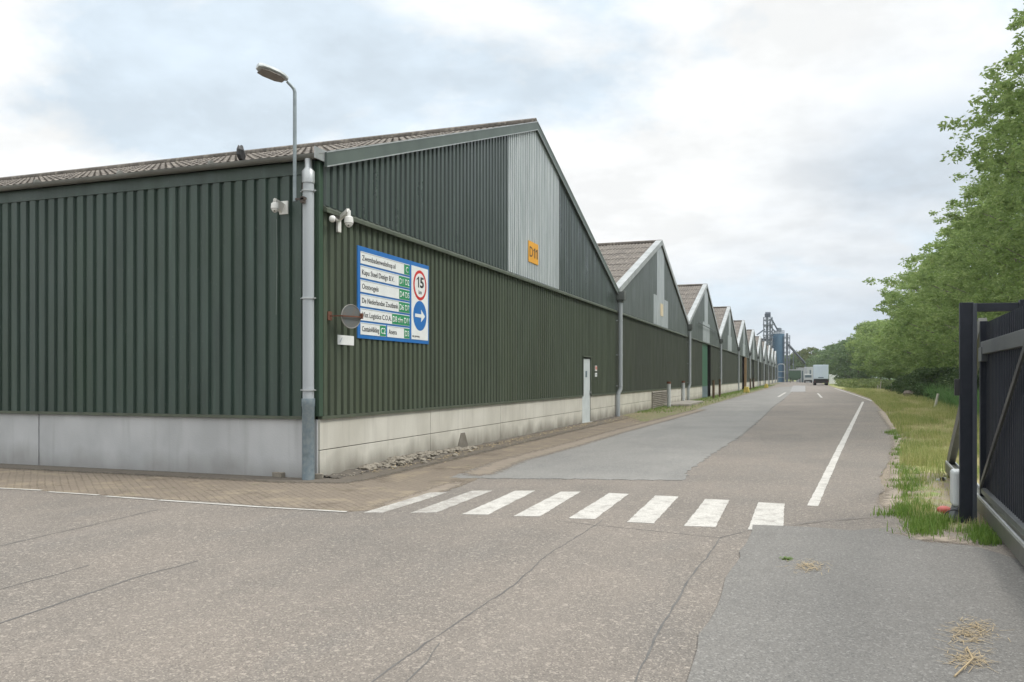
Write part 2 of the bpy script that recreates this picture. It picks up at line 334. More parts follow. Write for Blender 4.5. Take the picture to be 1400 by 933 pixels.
M_asph2 = mat_asphalt('newer_grey_asphalt', (.145, .138, .127), (.172, .163, .149), (.30, .29, .27), (.08, .078, .075), 105, bump=.3, patch=(.22, .21, .195), mot=.35)
M_asph3 = mat_asphalt('pale_blue_grey_asphalt', (.218, .210, .194), (.172, .166, .155), (.36, .355, .33), (.10, .10, .098), 95, bump=.25, patch=(.155, .152, .146), mot=.7)
M_leaf = mat_leaf('ash_leaves', (.15, .225, .07), (.25, .34, .11), (.42, .49, .21), .5)
M_leafd = mat_leaf('dark_shrub_leaves', (.034, .06, .022), (.06, .10, .035), (.13, .18, .06), .3)
M_leaff = mat_leaf('far_leaves', (.10, .155, .075), (.15, .22, .10), (.24, .31, .13), .5)
M_leafy = mat_leaf('far_yellow_leaves', (.09, .12, .04), (.14, .17, .05), (.20, .21, .07), .3)
M_grassb = mat_leaf('grass_blades', (.15, .23, .055), (.32, .34, .12), (.56, .49, .26), .35)
M_weed = mat_leaf('weed_blades', (.10, .19, .035), (.16, .26, .05), (.30, .36, .12), .4)
M_reed = mat_leaf('ditch_reeds', (.08, .17, .055), (.12, .23, .08), (.20, .30, .11), .35)

# ------------------------------------------------------------------ mesh helpers
COL = S.collection
class MB:
    def __init__(s): s.v = []; s.f = []
    def add(s, vs, fs):
        b = len(s.v); s.v += [tuple(p) for p in vs]; s.f += [tuple(i + b for i in f) for f in fs]; return s
    def box(s, x0, x1, y0, y1, z0, z1):
        return s.add([(x0, y0, z0), (x1, y0, z0), (x1, y1, z0), (x0, y1, z0), (x0, y0, z1), (x1, y0, z1), (x1, y1, z1), (x0, y1, z1)],
                     [(0, 3, 2, 1), (4, 5, 6, 7), (0, 1, 5, 4), (1, 2, 6, 5), (2, 3, 7, 6), (3, 0, 4, 7)])
    def bar(s, a, b, wd, ht, up=(0, 0, 1)):
        """rectangular bar from a to b; wd across, ht along up"""
        a, b, up = Vector(a), Vector(b), Vector(up); d = (b - a).normalized(); r = d.cross(up).normalized(); u = r.cross(d)
        vs = [p + r * sx * wd / 2 + u * sz * ht / 2 for p in (a, b) for sx, sz in ((-1, -1), (1, -1), (1, 1), (-1, 1))]
        return s.add(vs, [(3, 2, 1, 0), (4, 5, 6, 7), (0, 1, 5, 4), (1, 2, 6, 5), (2, 3, 7, 6), (3, 0, 4, 7)])
    def tube(s, pts, rad, n=12, cap=True):
        pts = [Vector(p) for p in pts]; rad = rad if isinstance(rad, (list, tuple)) else [rad] * len(pts); vs = []; fs = []
        prev = None
        for i, p in enumerate(pts):
            d = (pts[min(i + 1, len(pts) - 1)] - pts[max(i - 1, 0)]).normalized()
            if prev is None: r = d.orthogonal().normalized()
            else: r = (prev - d * prev.dot(d)); r = r.normalized() if r.length > 1e-6 else d.orthogonal().normalized()
            prev = r; u = d.cross(r)
            vs += [p + (r * math.cos(2 * math.pi * k / n) + u * math.sin(2 * math.pi * k / n)) * rad[i] for k in range(n)]
        for i in range(len(pts) - 1):
            for k in range(n): fs.append((i * n + k, i * n + (k + 1) % n, (i + 1) * n + (k + 1) % n, (i + 1) * n + k))
        if cap: fs += [tuple(range(n))[::-1], tuple(range((len(pts) - 1) * n, len(pts) * n))]
        return s.add(vs, fs)
    def prism(s, poly, vec):
        n = len(poly); vec = Vector(vec); a = [Vector(p) for p in poly]; b = [p + vec for p in a]
        return s.add(a + b, [tuple(range(n))[::-1], tuple(range(n, 2 * n))] + [(i, (i + 1) % n, n + (i + 1) % n, n + i) for i in range(n)])
    def ell(s, c, r, n=14, m=8):
        vs = []; fs = []
        for i in range(m + 1):
            a = math.pi * i / m
            for k in range(n):
                t = 2 * math.pi * k / n; vs.append((c[0] + r[0] * math.sin(a) * math.cos(t), c[1] + r[1] * math.sin(a) * math.sin(t), c[2] + r[2] * math.cos(a)))
        for i in range(m):
            for k in range(n): fs.append((i * n + k, (i + 1) * n + k, (i + 1) * n + (k + 1) % n, i * n + (k + 1) % n))
        return s.add(vs, fs)
    def mark(s): s.marks = getattr(s, 'marks', []) + [(len(s.v), len(s.f))]; return s
    def split(s, name, m, parent=None, **kw):
        out = []; a = b = 0
        for v, f in getattr(s, 'marks', []) + [(len(s.v), len(s.f))]:
            if f > b:
                q = MB(); q.v = s.v[a:v]; q.f = [tuple(i - a for i in g) for g in s.f[b:f]]; out.append(q.build(name, m, parent, **kw))
            a, b = v, f
        return out
    def build(s, name, m, parent=None, smooth=False, bevel=0, fix=True):
        off = Vector((0, 0, 0))
        if parent is not None:
            q = parent
            while q is not None: off += q.location; q = q.parent
        me = bpy.data.meshes.new(name); me.from_pydata([tuple(Vector(p) - off) for p in s.v], [], s.f)
        if fix:
            bm = bmesh.new(); bm.from_mesh(me); bmesh.ops.recalc_face_normals(bm, faces=bm.faces); bm.to_mesh(me); bm.free()
        me.materials.append(m)
        if smooth: me.shade_smooth(); me.set_sharp_from_angle(angle=math.radians(38))
        o = bpy.data.objects.new(name, me); COL.objects.link(o); o.parent = parent
        if bevel:
            bv = o.modifiers.new('b', 'BEVEL'); bv.width = bevel; bv.segments = 2; bv.limit_method = 'ANGLE'
        return o
def raw(name, V, F, m, parent=None, loops=4):
    """fast path for big arrays: V (n,3), F (k,loops)"""
    me = bpy.data.meshes.new(name); V = np.asarray(V, np.float32); F = np.asarray(F, np.int32)
    me.vertices.add(len(V)); me.vertices.foreach_set('co', V.ravel())
    me.loops.add(F.size); me.loops.foreach_set('vertex_index', F.ravel())
    me.polygons.add(len(F)); me.polygons.foreach_set('loop_start', np.arange(0, F.size, loops, dtype=np.int32)); me.update(calc_edges=True)
    me.materials.append(m); o = bpy.data.objects.new(name, me); COL.objects.link(o); o.parent = parent; return o
def tag(o, label=None, cat=None, group=None, kind=None):
    for k, v in (('label', label), ('category', cat), ('group', group), ('kind', kind)):
        if v: o[k] = v
    return o
def thing(name, loc, label, cat, group=None):
    o = bpy.data.objects.new(name, None); COL.objects.link(o); o.location = loc; o.empty_display_size = .3
    return tag(o, label, cat, group)
def children(o): return [c for c in bpy.data.objects if c.parent == o]
KIDS = {}
def copy_tree(o, parent=None):
    c = o.copy(); COL.objects.link(c); c.parent = parent
    for ch in children(o): copy_tree(ch, c)
    return c

# ------------------------------------------------------------------ ground, roads
XR = [(-60, 30), (8.6, 30), (8.9, 3.2), (9.3, 1.9), (9.8, 1.15), (10.7, .93), (14, 1.3), (23.4, 2.3), (40, 3.35), (67, 4.6), (100, 4.7), (137, 4.5), (250, 4.4), (420, 4.4), (3000, 4.4)]
def xr(y): return float(np.interp(y, [a for a, b in XR], [b for a, b in XR]))
def crest(y): return float(np.interp(y, [0, 9, 15, 38.7, 62, 90, 100, 115, 150], [6, 5.2, 4.4, 5.9, 7.4, 9.0, 9.6, 10, 10]))
def gz(x, y):
    e = xr(y); c = crest(y)
    if x < e - .001: return -.05
    if y < 8.9: return -.05
    z = min(1, (x - e) / .35) * .035 - .012
    z += .03 * math.sin(x * 2.1 + y * .7) * math.sin(y * 1.3) * min(1, max(0, x - e))
    if x > c and y < 400:
        t = (x - c); 
        if t < 2.2: z -= 1.15 * (t / 2.2) ** .9
        elif t < 3.2: z -= 1.15
        elif t < 5.0: z -= 1.15 * (1 - (t - 3.2) / 1.8)
    return z
def ground_mat():
    m = bpy.data.materials.new('verge_ground'); m.use_nodes = True; nt = m.node_tree; N = nt.nodes.new; L = nt.links.new
    b = nt.nodes['Principled BSDF']; b.inputs['Roughness'].default_value = .97; b.inputs['Specular IOR Level'].default_value = .1
    tc = N('ShaderNodeTexCoord')
    def nz(s, d=6, r=.62):
        n = N('ShaderNodeTexNoise'); n.inputs['Scale'].default_value = s; n.inputs['Detail'].default_value = d; n.inputs['Roughness'].default_value = r; L(tc.outputs['Object'], n.inputs['Vector']); return n.outputs[0]
    def mr(f, lo, hi, mxv=1):
        r = N('ShaderNodeMapRange'); r.inputs[1].default_value = lo; r.inputs[2].default_value = hi; r.inputs[4].default_value = mxv; L(f, r.inputs[0]); return r.outputs[0]
    def mix(f, a, c):
        x = N('ShaderNodeMix'); x.data_type = 'RGBA'; L(f, x.inputs[0])
        for i, v in ((6, a), (7, c)):
            if isinstance(v, tuple): x.inputs[i].default_value = (*v, 1)
            else: L(v, x.inputs[i])
        return x.outputs[2]
    o = mix(mr(nz(.45, 8, .7), .42, .56), (.40, .34, .19), (.19, .26, .07))
    o = mix(mr(nz(2.5, 6, .7), .5, .62, .7), o, (.15, .22, .055))
    o = mix(mr(nz(8, 5), .5, .7, .6), o, (.44, .38, .22))
    at_ = N('ShaderNodeAttribute'); at_.attribute_name = 'sand'
    ad = N('ShaderNodeMath'); ad.operation = 'ADD'; L(at_.outputs['Fac'], ad.inputs[0]); L(nz(2.2, 8), ad.inputs[1])
    o = mix(mr(ad.outputs[0], .85, 1.1), o, (.25, .212, .165))
    at2 = N('ShaderNodeAttribute'); at2.attribute_name = 'lush'; o = mix(at2.outputs['Fac'], o, (.06, .11, .03))
    L(o, b.inputs['Base Color'])
    bp = N('ShaderNodeBump'); bp.inputs['Strength'].default_value = 1; bp.inputs['Distance'].default_value = .03; L(nz(22), bp.inputs['Height']); L(bp.outputs[0], b.inputs['Normal'])
    return m
def build_ground():
    xs = [-3000, -800, -200, -60, -10, -2] + list(np.arange(0, 16, .25)) + [17, 19, 22, 26, 32, 45, 80, 200, 800, 3000]
    ys = [-800, -100, -20, 0, 6, 8.5] + list(np.arange(8.9, 40, .4)) + list(np.arange(40, 120, 1.5)) + list(np.arange(120, 400, 8)) + [402, 500, 900, 3000]
    def wx(x, y):
        if not (0 <= x < 16): return x
        e = min(xr(y), 1.9) if y < 9.4 else xr(y)
        return x + e * (1 - x / 16)
    V = [(wx(x, y), y, gz(wx(x, y), y)) for y in ys for x in xs]; n = len(xs)
    F = [(j * n + i, j * n + i + 1, (j + 1) * n + i + 1, (j + 1) * n + i) for j in range(len(ys) - 1) for i in range(n - 1)]
    o = raw('ground', V, F, ground_mat()); tag(o, kind='structure')
    sa = o.data.attributes.new('sand', 'FLOAT', 'POINT'); lu = o.data.attributes.new('lush', 'FLOAT', 'POINT')
    sv = []; lv = []
    for x, y, z in V:
        e = xr(y); d = x - e
        s = max(0, .85 - d / .8) if y > 9.5 else .9
        if 9 < y < 15: s = max(s, .62 * max(0, 1 - abs(x - 1.9) / 1.3))
        if x < e: s = .3
        sv.append(s); lv.append(min(1, max(0, (x - crest(y) + .2) / .8)))
    sa.data.foreach_set('value', sv); lu.data.foreach_set('value', lv)
build_ground()

def sheet(name, pts, z, m, jit=0.0, step=.35, seed=1, kind='structure'):
    """flat polygon with a slightly ragged outline"""
    r = random.Random(seed); out = []
    for i, p in enumerate(pts):
        a = Vector(p[:2]); b = Vector(pts[(i + 1) % len(pts)][:2]); n = max(1, int((b - a).length / step)) if jit else 1
        n = min(n, 110); nrm = Vector((-(b - a).y, (b - a).x)).normalized() if (b - a).length > 0 else Vector((0, 0))
        for k in range(n):
            q = a.lerp(b, k / n)
            if jit and k: q = q + nrm * r.uniform(-jit, jit)
            out.append((q.x, q.y, z))
    bm = bmesh.new(); vs = [bm.verts.new(p) for p in out]; f = bm.faces.new(vs); bmesh.ops.triangulate(bm, faces=[f])
    bmesh.ops.recalc_face_normals(bm, faces=bm.faces)
    for f in bm.faces:
        if f.normal.z < 0: f.normal_flip()
    if z > 0:                                       # lit edge down to the layer below
        n = len(out); lo = [bm.verts.new((x, y, -.002)) for x, y, _ in out]
        for i in range(n): bm.faces.new((vs[i], lo[i], lo[(i + 1) % n], vs[(i + 1) % n]))
    me = bpy.data.meshes.new(name); bm.to_mesh(me); bm.free(); me.materials.append(m)
    o = bpy.data.objects.new(name, me); COL.objects.link(o)
    if kind: o['kind'] = kind
    return o
def gp(*pp): return [G(px, py)[:2] for px, py in pp]
sheet('road', [(-90, -40), (30, -40), (30, 8.6), (3.2, 8.75), (2.3, 8.95), (1.5, 9.35), (1.0, 10.1), (.93, 10.9), (1.15, 14), (1.62, 18), (2.3, 23.4), (3.35, 40), (4.6, 67), (4.7, 100), (4.5, 137), (4.4, 262), (12, 268), (12, 330), (-40, 330), (-40, 255), (-7.3, 255), (-7.3, 11.0), (-90, 11.0)], 0, M_asph, .05, .4)
# brick paving round the corner of the hall, dirt strip along the front
sheet('pavement', [(-60, 10.99)] + [(-60, 7.3)] + gp((0, 668), (138, 677), (300, 687), (475, 700), (520, 697), (600, 674), (650, 657)) + gp((675, 634), (763, 612), (834, 592), (905, 574), (945, 561)) + [(-4.9, 52), (-7.15, 52), (-7.15, 11.1), (-7.3, 11.1)], .004, M_brick, .04, .3)
sheet('dirt_verge', [(-7.14, 34)] + gp((880, 577), (945, 562), (985, 549), (1030, 536), (1052, 530)) + [(-5.6, 140), (-5.6, 250), (-7.14, 250)], .009, mat('verge_dirt_moss', (.19, .155, .10), (.13, .15, .05), .97, .8, 8, bump=1, bscale=30, col3=(.27, .22, .15), s3=11), .10, .5)
sheet('asphalt_patch', gp((613, 654), (675, 633), (763, 611), (834, 591), (905, 573), (945, 561), (1000, 546), (1040, 535), (1068, 529), (1090, 529), (1072, 546), (1058, 556), (1036, 577), (1011, 597.6), (972, 622), (945, 642), (932, 657.4)), .008, M_asph3, .055, .11, 3)
sheet('concrete_patch', gp((1080, 536), (1084, 527.5), (1101, 527.5), (1101, 536)), .012, mat('far_concrete', (.25, .245, .235), (.22, .215, .21), .9, .5), .02)
sheet('asphalt_apron', gp((1029, 719), (1070, 720.5), (1105, 722), (1165, 727), (1225, 722), (1262, 742), (1330, 748), (1400, 770)) + [(2.6, 5.5), (4, 2.0), (3.0, -3), (-2, -3)] + [G(905, 1060)[:2]] + gp((940, 933), (955, 870), (985, 820), (1000, 780), (1025, 735)), .012, M_asph2, .02, .25, 5)
def dust_mat(name, ca, cb, lo, hi, sc=9):
    m = mat(name, ca, cb, .97, 4, 8, bump=.6, bscale=60, col3=(.20, .165, .13), s3=18)
    nt = m.node_tree; N = nt.nodes.new; L = nt.links.new; tc = N('ShaderNodeTexCoord')
    n = N('ShaderNodeTexNoise'); n.inputs['Scale'].default_value = sc; n.inputs['Detail'].default_value = 10; n.inputs['Roughness'].default_value = .75; L(tc.outputs['Object'], n.inputs['Vector'])
    a = N('ShaderNodeAttribute'); a.attribute_name = 'core'; ad = N('ShaderNodeMath'); ad.operation = 'ADD'; L(a.outputs['Fac'], ad.inputs[0]); L(n.outputs[0], ad.inputs[1])
    r = N('ShaderNodeMapRange'); r.inputs[1].default_value = lo; r.inputs[2].default_value = hi; L(ad.outputs[0], r.inputs[0]); L(r.outputs[0], nt.nodes['Principled BSDF'].inputs['Alpha']); return m
def dust(name, line, wd, z, m):
    """ribbon of loose material that thins out to nothing at both sides"""
    P = []
    for a, b in zip(line[:-1], line[1:]):
        a, b = Vector(a[:2]), Vector(b[:2]); n = max(1, int((b - a).length / .3)); P += [a.lerp(b, k / n) for k in range(n)]
    P.append(Vector(line[-1][:2])); V = []; A = []; F = []; K = 9
    for i, p in enumerate(P):
        d = (P[min(i + 1, len(P) - 1)] - P[max(i - 1, 0)]).normalized(); nrm = Vector((-d.y, d.x)); e = min(1, min(i, len(P) - 1 - i) / 2)
        for k in range(K):
            t = k / (K - 1) * 2 - 1; q = p + nrm * t * wd / 2; V.append((q.x, q.y, z)); A.append((1 - abs(t) ** 1.5) * e * .5)
    for i in range(len(P) - 1):
        for k in range(K - 1): F.append((i * K + k, i * K + k + 1, (i + 1) * K + k + 1, (i + 1) * K + k))
    o = raw(name, V, F, m); at_ = o.data.attributes.new('core', 'FLOAT', 'POINT'); at_.data.foreach_set('value', A); return tag(o, kind='structure')
M_dust = dust_mat('blown_sand', (.33, .28, .22), (.26, .215, .17), .62, .95)
M_grit = dust_mat('paving_grit', (.24, .20, .155), (.20, .165, .13), .60, .90)
dust('sand_patch', gp((1208, 714), (1240, 726), (1275, 737), (1320, 744), (1375, 752)), .75, .0145, M_dust)
dust('sand_patch', gp((1222, 700), (1232, 670), (1236, 640), (1232, 605), (1224, 585), (1205, 562)), .60, .004, M_dust)
dust('sand_patch', gp((500, 698), (560, 683), (605, 668), (640, 655)), .45, .0052, M_grit)
dust('sand_patch', gp((640, 654), (700, 630), (770, 612), (840, 592), (905, 575), (960, 560)), .8, .0105, M_grit)
M_fray = dust_mat('loose_asphalt_grit', (.205, .19, .168), (.165, .155, .14), .68, .95, 14)
dust('sand_patch', [(AX - 34, Y0 - .25), (AX - .3, Y0 - .28), (AX + .5, Y0 - .1), (AX + .45, 33)], .9, .0075, dust_mat('wall_foot_dirt_and_contact_shade', (.13, .11, .085), (.10, .085, .068), .55, .85))  # dark dirt ribbon that doubles as painted contact shade under the plinth

def strip(name, pts, wd, z, m, jit=.0, seed=0, kind='structure'):
    r = random.Random(seed); P = []
    for i in range(len(pts) - 1):
        a, b = Vector(pts[i][:2]), Vector(pts[i + 1][:2]); n = max(1, int((b - a).length / .12)) if jit else 1; n = min(n, 90)
        P += [a.lerp(b, k / n) for k in range(n)]
    P.append(Vector(pts[-1][:2])); mb = MB(); L_ = []; R_ = []; dr = 0
    for i, p in enumerate(P):
        d = (P[min(i + 1, len(P) - 1)] - P[max(i - 1, 0)]).normalized(); nrm = Vector((-d.y, d.x)); dr = dr * .8 + (r.uniform(-jit, jit) if jit > .005 else 0)
        c = p + nrm * dr; ww = wd / 2 * (r.uniform(.45, 1.25) if jit > .005 else r.uniform(.88, 1.04) if jit else 1)
        L_.append((c.x + nrm.x * ww, c.y + nrm.y * ww, z)); R_.append((c.x - nrm.x * ww, c.y - nrm.y * ww, z))
    n = len(P); mb.add(L_ + R_, [(i, n + i, n + i + 1, i + 1) for i in range(n - 1)])
    o = mb.build(name, m, fix=False)
    if kind: o['kind'] = kind
    return o
crack = 'crack'
strip('road_crack', gp((824, 712), (760, 752), (700, 800), (610, 862), (505, 933)) + [G(380, 1030)[:2]], .013, .002, M_tarmac, .012, 1)
strip('road_crack', gp((985, 735), (955, 775), (905, 850), (865, 933)) + [G(835, 1010)[:2]], .015, .002, M_tarmac, .010, 2)
strip('road_crack', gp((760, 712), (850, 722), (985, 736), (1028, 725)), .012, .002, M_tarmac, .01, 3)
strip('road_crack', gp((1070, 720), (1130, 713), (1215, 707)), .016, .0135, M_tarmac, .01, 4)
strip('road_crack', gp((0, 747), (110, 722), (215, 697)), .017, .002, M_tarmac, .012, 5)
strip('road_crack', gp((-80, 870), (0, 852), (110, 815), (200, 786), (272, 767)), .02, .002, M_tarmac, .012, 6)
strip('road_crack', gp((0, 806), (60, 790), (118, 773)), .016, .002, M_tarmac, .012, 7)
strip('road_crack', gp((555, 933), (580, 905), (600, 880)), .010, .002, M_tarmac, .012, 9)
# thin white edge line on the left
for a in ([(-60, 665), (57, 671)], [(66, 673), (135, 677.5)], [(145, 679), (212, 684)], [(218, 684.5), (350, 693.5), (474, 700.5)]):
    strip('edge_line', gp(*a), .07, .0065, M_line, .004, 3)
strip('lane_line', gp((1111, 692), (1147, 616), (1180, 549.5)), .13, .003, M_line, .004, 5)
strip('lane_line', gp((1192.5, 548.5), (1167, 539.5), (1141, 531)), .14, .003, M_line, .004, 6)
strip('lane_line', gp((1123.5, 544), (1118, 538)), .16, .003, M_line)
strip('lane_line', gp((1064, 543), (1074, 537)), .18, .0105, M_line)
zeb = thing('zebra_crossing', G(800, 690), 'worn white zebra crossing of slanting stripes painted across the road before the halls', 'crossing')
def zc(x, y): return (x / 2.258 + 480, y / 2.258 + 560)
for k, q in enumerate([((38, 320), (98, 320), (302, 256), (242, 258)), ((185, 320), (262, 320), (435, 252), (374, 252)), ((342, 325), (422, 326), (568, 252), (507, 252)),
          ((502, 330), (583, 331), (709, 255), (647, 255)), ((672, 337), (752, 340), (857, 262), (797, 259)), ((852, 349), (935, 353), (1010, 270), (939, 267)),
          ((1028, 361), (1125, 364), (1168, 281), (1093, 278)), ((1225, 372), (1333, 374), (1338, 292), (1257, 288))]):
    o = sheet('stripe', gp(*[zc(*p) for p in q]), .006, M_faded if k < 2 else M_line, .006, .08, k, None); o.data.transform(Matrix.Translation(-zeb.location)); o.parent = zeb
    if k < 2: o['label'] = ['thin faded stripe nearest the brick paving', 'faded pinkish stripe, second from the brick paving'][k]

# ------------------------------------------------------------------ halls
E_Z, R_Z, TR_Z, PL_Z = 5.03, 8.68, 4.26, .955
def roofz(t, W=WH, e=E_Z, r=R_Z): return e + (r - e) * (1 - abs(2 * t / W - 1))
def corr_front(mb, x, y0, y1, zb, zt, pitch=.2, dep=.042, base=0.0, brk=()):
    """trapezoidal sheet facing +X; zb/zt functions of y; brk: y values where zb or zt jump or bend"""
    prof = [(0, 0), (.34, 0), (.42, 1), (.92, 1), (1.0, 0)]
    def dd(y):
        t = ((y - base) % pitch) / pitch
        for (a, p), (b, q) in zip(prof[:-1], prof[1:]):
            if t <= b: return (p + (q - p) * (t - a) / (b - a)) * dep
        return 0
    ys = {round(y0, 5), round(y1, 5)} | {round(b, 5) for b in brk if y0 < b < y1}; y = y0 - (y0 - base) % pitch
    while y < y1:
        for t, d in prof[:-1]:
            if y0 < y + t * pitch < y1: ys.add(round(y + t * pitch, 5))
        y += pitch
    ys = sorted(ys); vs = []; fs = []
    for a, b in zip(ys[:-1], ys[1:]):
        if b - a < 1e-4: continue
        m = (a + b) / 2; zlo = zb(m); n = len(vs)
        vs += [(x + dd(a), a, zlo), (x + dd(b), b, zlo), (x + dd(b), b, max(zlo, zt(b))), (x + dd(a), a, max(zlo, zt(a)))]; fs.append((n, n + 1, n + 2, n + 3))
    mb.add(vs, fs)
def corr_side(mb, yy, x0, x1, zb, zt, pitch=.225, dep=.045):
    xs = []; x = x1
    prof = [(0, 1), (.57, 1), (.66, 0), (.91, 0)]
    while x > x0:
        for t, d in prof: xs.append((x - t * pitch, d * dep))
        x -= pitch
    vs = []; fs = []
    for a, d in xs: vs += [(a, yy - d, zb), (a, yy - d, zt)]
    for i in range(len(xs) - 1): fs.append((2 * i, 2 * i + 1, 2 * i + 3, 2 * i + 2))
    mb.add(vs, fs)
def roof_mesh(mb, yb, W, L_, k0=0, ov=.12, rows=8, ex=.0):
    """corrugated sheets laid in overlapping rows on both slopes"""
    n = int(L_ / .177 * 6)
    for sgn in (0, 1):
        for r in range(rows):
            t0 = r / rows * W / 2 - (.14 if r == 0 else .06); t1 = (r + 1) / rows * W / 2
            vs = []; fs = []
            for (t, lift) in ((t0, .035), (t1, .012)):
                z = E_Z + (R_Z - E_Z) * (t / (W / 2)) + .06 + lift
                y = yb + t if sgn == 0 else yb + W - t
                for i in range(n + 1):
                    x = AX + ov - i * .177 / 6
                    vs.append((x, y, z + .017 * math.sin(i / 6 * 2 * math.pi)))
            for i in range(n): fs.append((i, i + 1, n + 2 + i, n + 1 + i))
            m = n + 1
            b2 = [(a, b, c - .012) for a, b, c in vs[:m]]     # sheet edge thickness
            vs += b2; fs += [(i, 2 * m + i, 2 * m + i + 1, i + 1) for i in range(n)]
            mb.add(vs, fs)
    mb.tube([(AX + ov, yb + W / 2, R_Z + .10), (AX + ov - L_, yb + W / 2, R_Z + .10)], .11, 10)
def vergeboard(mb, yb, W, x, hh, th, dz=.10):
    for s in (0, 1):
        ya = yb + (W if s else 0); yc = yb + W / 2
        a = (x, ya, E_Z + dz); c = (x, yc, R_Z + dz); 
        mb.prism([a, c, (x, yc, R_Z + dz - hh), (x, ya, E_Z + dz - hh)], (th, 0, 0))
HALL_GROUP = 'row of green gabled storage halls'
def pipe_front(root, y, bend=True, top=True):
    p = MB(); x = AX + .22
    if bend:
        p.tube([(x, y, 4.72), (x, y, 1.25), (x, y, 1.12), (x - .06, y - .08, .95), (x - .08, y - .10, .80), (x - .08, y - .10, .02)], .085, 12)
    else: p.tube([(x, y, 4.72), (x, y, .02)], .08, 10)
    o = p.build('downpipe', M_zinc, root, True)
    h = MB().box(AX + .06, AX + .42, y - .17, y + .17, 4.72, 5.06); h.box(AX + .10, AX + .34, y - .10, y + .10, 4.62, 4.72); h.build('rain_hopper', mat('hopper_grey', (.13, .14, .13), (.09, .10, .09), .6), o, bevel=.01)
    r = MB()
    for z in (3.9, 2.5, 1.25): r.tube([(x, y, z - .02), (x, y, z + .02)], .097, 12); r.box(AX + .02, x, y - .02, y + .02, z - .015, z + .015); r.mark()
    r.split('pipe_bracket', M_zinc, o, smooth=True)
    return o
def hall(k, label, front_m, verge_m, opening=None, L_=60, strip_panel=True):
    yb = Y0 + k * WH; W = WH
    root = thing('storage_hall', (AX, yb, 0), label, 'warehouse', HALL_GROUP)
    cr = .75 if opening and k > 0 else .03
    core = MB().prism([(AX - cr, yb + .05, 0), (AX - cr, yb + W - .05, 0), (AX - cr, yb + W - .05, E_Z - .02), (AX - cr, yb + W / 2, R_Z - .05), (AX - cr, yb + .05, E_Z - .02)], (-L_ + 1, 0, 0))
    core.build('light_stop_core', M_dark, root)  # added solid core against light leaks; its near-black stands for shade in doorways
    ops = opening or []
    # plinth (butted panels), cut at doors
    segs = []; y = yb
    for o in sorted(ops): segs.append((y, yb + o[0])); y = yb + o[1]
    segs.append((y, yb + W))
    pl = MB(); lo = MB(); dt = MB()
    for a, b in segs:
        if b - a < .05: continue
        n = max(1, round((b - a) / 4.6)); 
        if k == 0: cuts = [c for c in [fac(587).y, fac(683).y, 28.6] if a + .3 < c < b - .3]; cuts = [a] + cuts + [b]
        else: cuts = [a + (b - a) * i / n for i in range(n + 1)]
        for i in range(len(cuts) - 1):
            c0, c1 = cuts[i] + (.008 if i else 0), cuts[i + 1] - .008
            pl.box(AX - .02, AX + .03, c0, c1, -.1, .44); pl.box(AX - .02, AX + .03, c0, c1, .452, PL_Z - .02); pl.mark()
        dt.box(AX - .01, AX + .075, a, b, PL_Z - .018, PL_Z + .028); dt.mark()
    def lowz(q):
        for o in ops:
            if yb + o[0] < q < yb + o[1]: return min(o[2], TR_Z)
        return PL_Z + .03
    corr_front(lo, AX, yb + .06, yb + W, lowz, lambda q: TR_Z, base=yb, brk=[yb + e for o in ops for e in o[:2]])
    pl.split('plinth', M_conf, root, bevel=.006 if k < 2 else 0)
    lo.build('lower_cladding', front_m, root, fix=False)
    dt.split('drip_trim', M_olive, root)
    up = MB(); zt = lambda q: roofz(q - yb) - .10
    if k == 0: p0, p1 = yb + 8.55, yb + 13.2
    else: p0, p1 = yb + 8.6, yb + 13.2
    gx = AX + .045
    gm = M_gable if k == 0 else M_gable2
    tp = MB(); mid = yb + W / 2
    if k == 0:
        corr_front(up, gx, yb + .05, p0, lambda q: TR_Z + .05, zt, base=yb); up.mark(); corr_front(up, gx, p1, yb + W - .05, lambda q: TR_Z + .05, zt, base=yb)
        corr_front(tp, gx + .012, p0, p1, lambda q: TR_Z + .05, zt, .155, dep=.04, base=yb, brk=[mid])
    else:
        hb = TR_Z + 1.55; s0, s1 = p0 + .9, p0 + 3.3
        corr_front(tp, gx + .012, p0, p1, lambda q: TR_Z + .05, lambda q: zt(q) if s0 < q < s1 else hb, base=yb, brk=[mid, s0 - .001, s0 + .001, s1 - .001, s1 + .001])
        corr_front(up, gx, yb + .05, yb + W - .05, lambda q: hb if p0 < q < p1 else TR_Z + .05, zt, base=yb, brk=[mid, p0, p1])
    up.split('gable_cladding', gm, root, fix=False); tp.build('translucent_panel', M_trans, root, fix=False)
    MB().prism([(AX + .01, yb + .05, TR_Z - .03), (AX + .13, yb + .05, TR_Z - .06), (AX + .13, yb + .05, TR_Z), (AX + .05, yb + .05, TR_Z + .06), (AX + .01, yb + .05, TR_Z + .06)], (0, W - .1, 0)).build('band_trim', M_olive, root)
    rf = MB(); roof_mesh(rf, yb, W, L_); rf.build('roof', M_roof, root, fix=False, smooth=False)
    vb = MB()
    if k == 0:
        vergeboard(vb, yb, W, AX + .10, .23, .06); vo = vb.build('verge_trim', verge_m, root)
        e = MB(); vergeboard(e, yb, W, AX + .158, .025, .012, .115); vergeboard(e, yb, W, AX + .158, .02, .010, -.115); e.build('metal_edge', M_alu, vo)
    else:
        vergeboard(vb, yb, W, AX + .135, .23, .04, .16)
        for sg in (0, 1):                           # pale flashing lying over the outer half metre of the roof
            ya = yb + (W + .1 if sg else -.1); yc = yb + W / 2
            vb.prism([(AX + .175, ya, E_Z + .12), (AX + .175, yc, R_Z + .165), (AX + .175, yc, R_Z + .195), (AX + .175, ya, E_Z + .15)], (-.33, 0, 0))
        vb.build('verge_trim', verge_m, root)
    pipe_front(root, yb + W + .0, k < 3)
    return root, yb

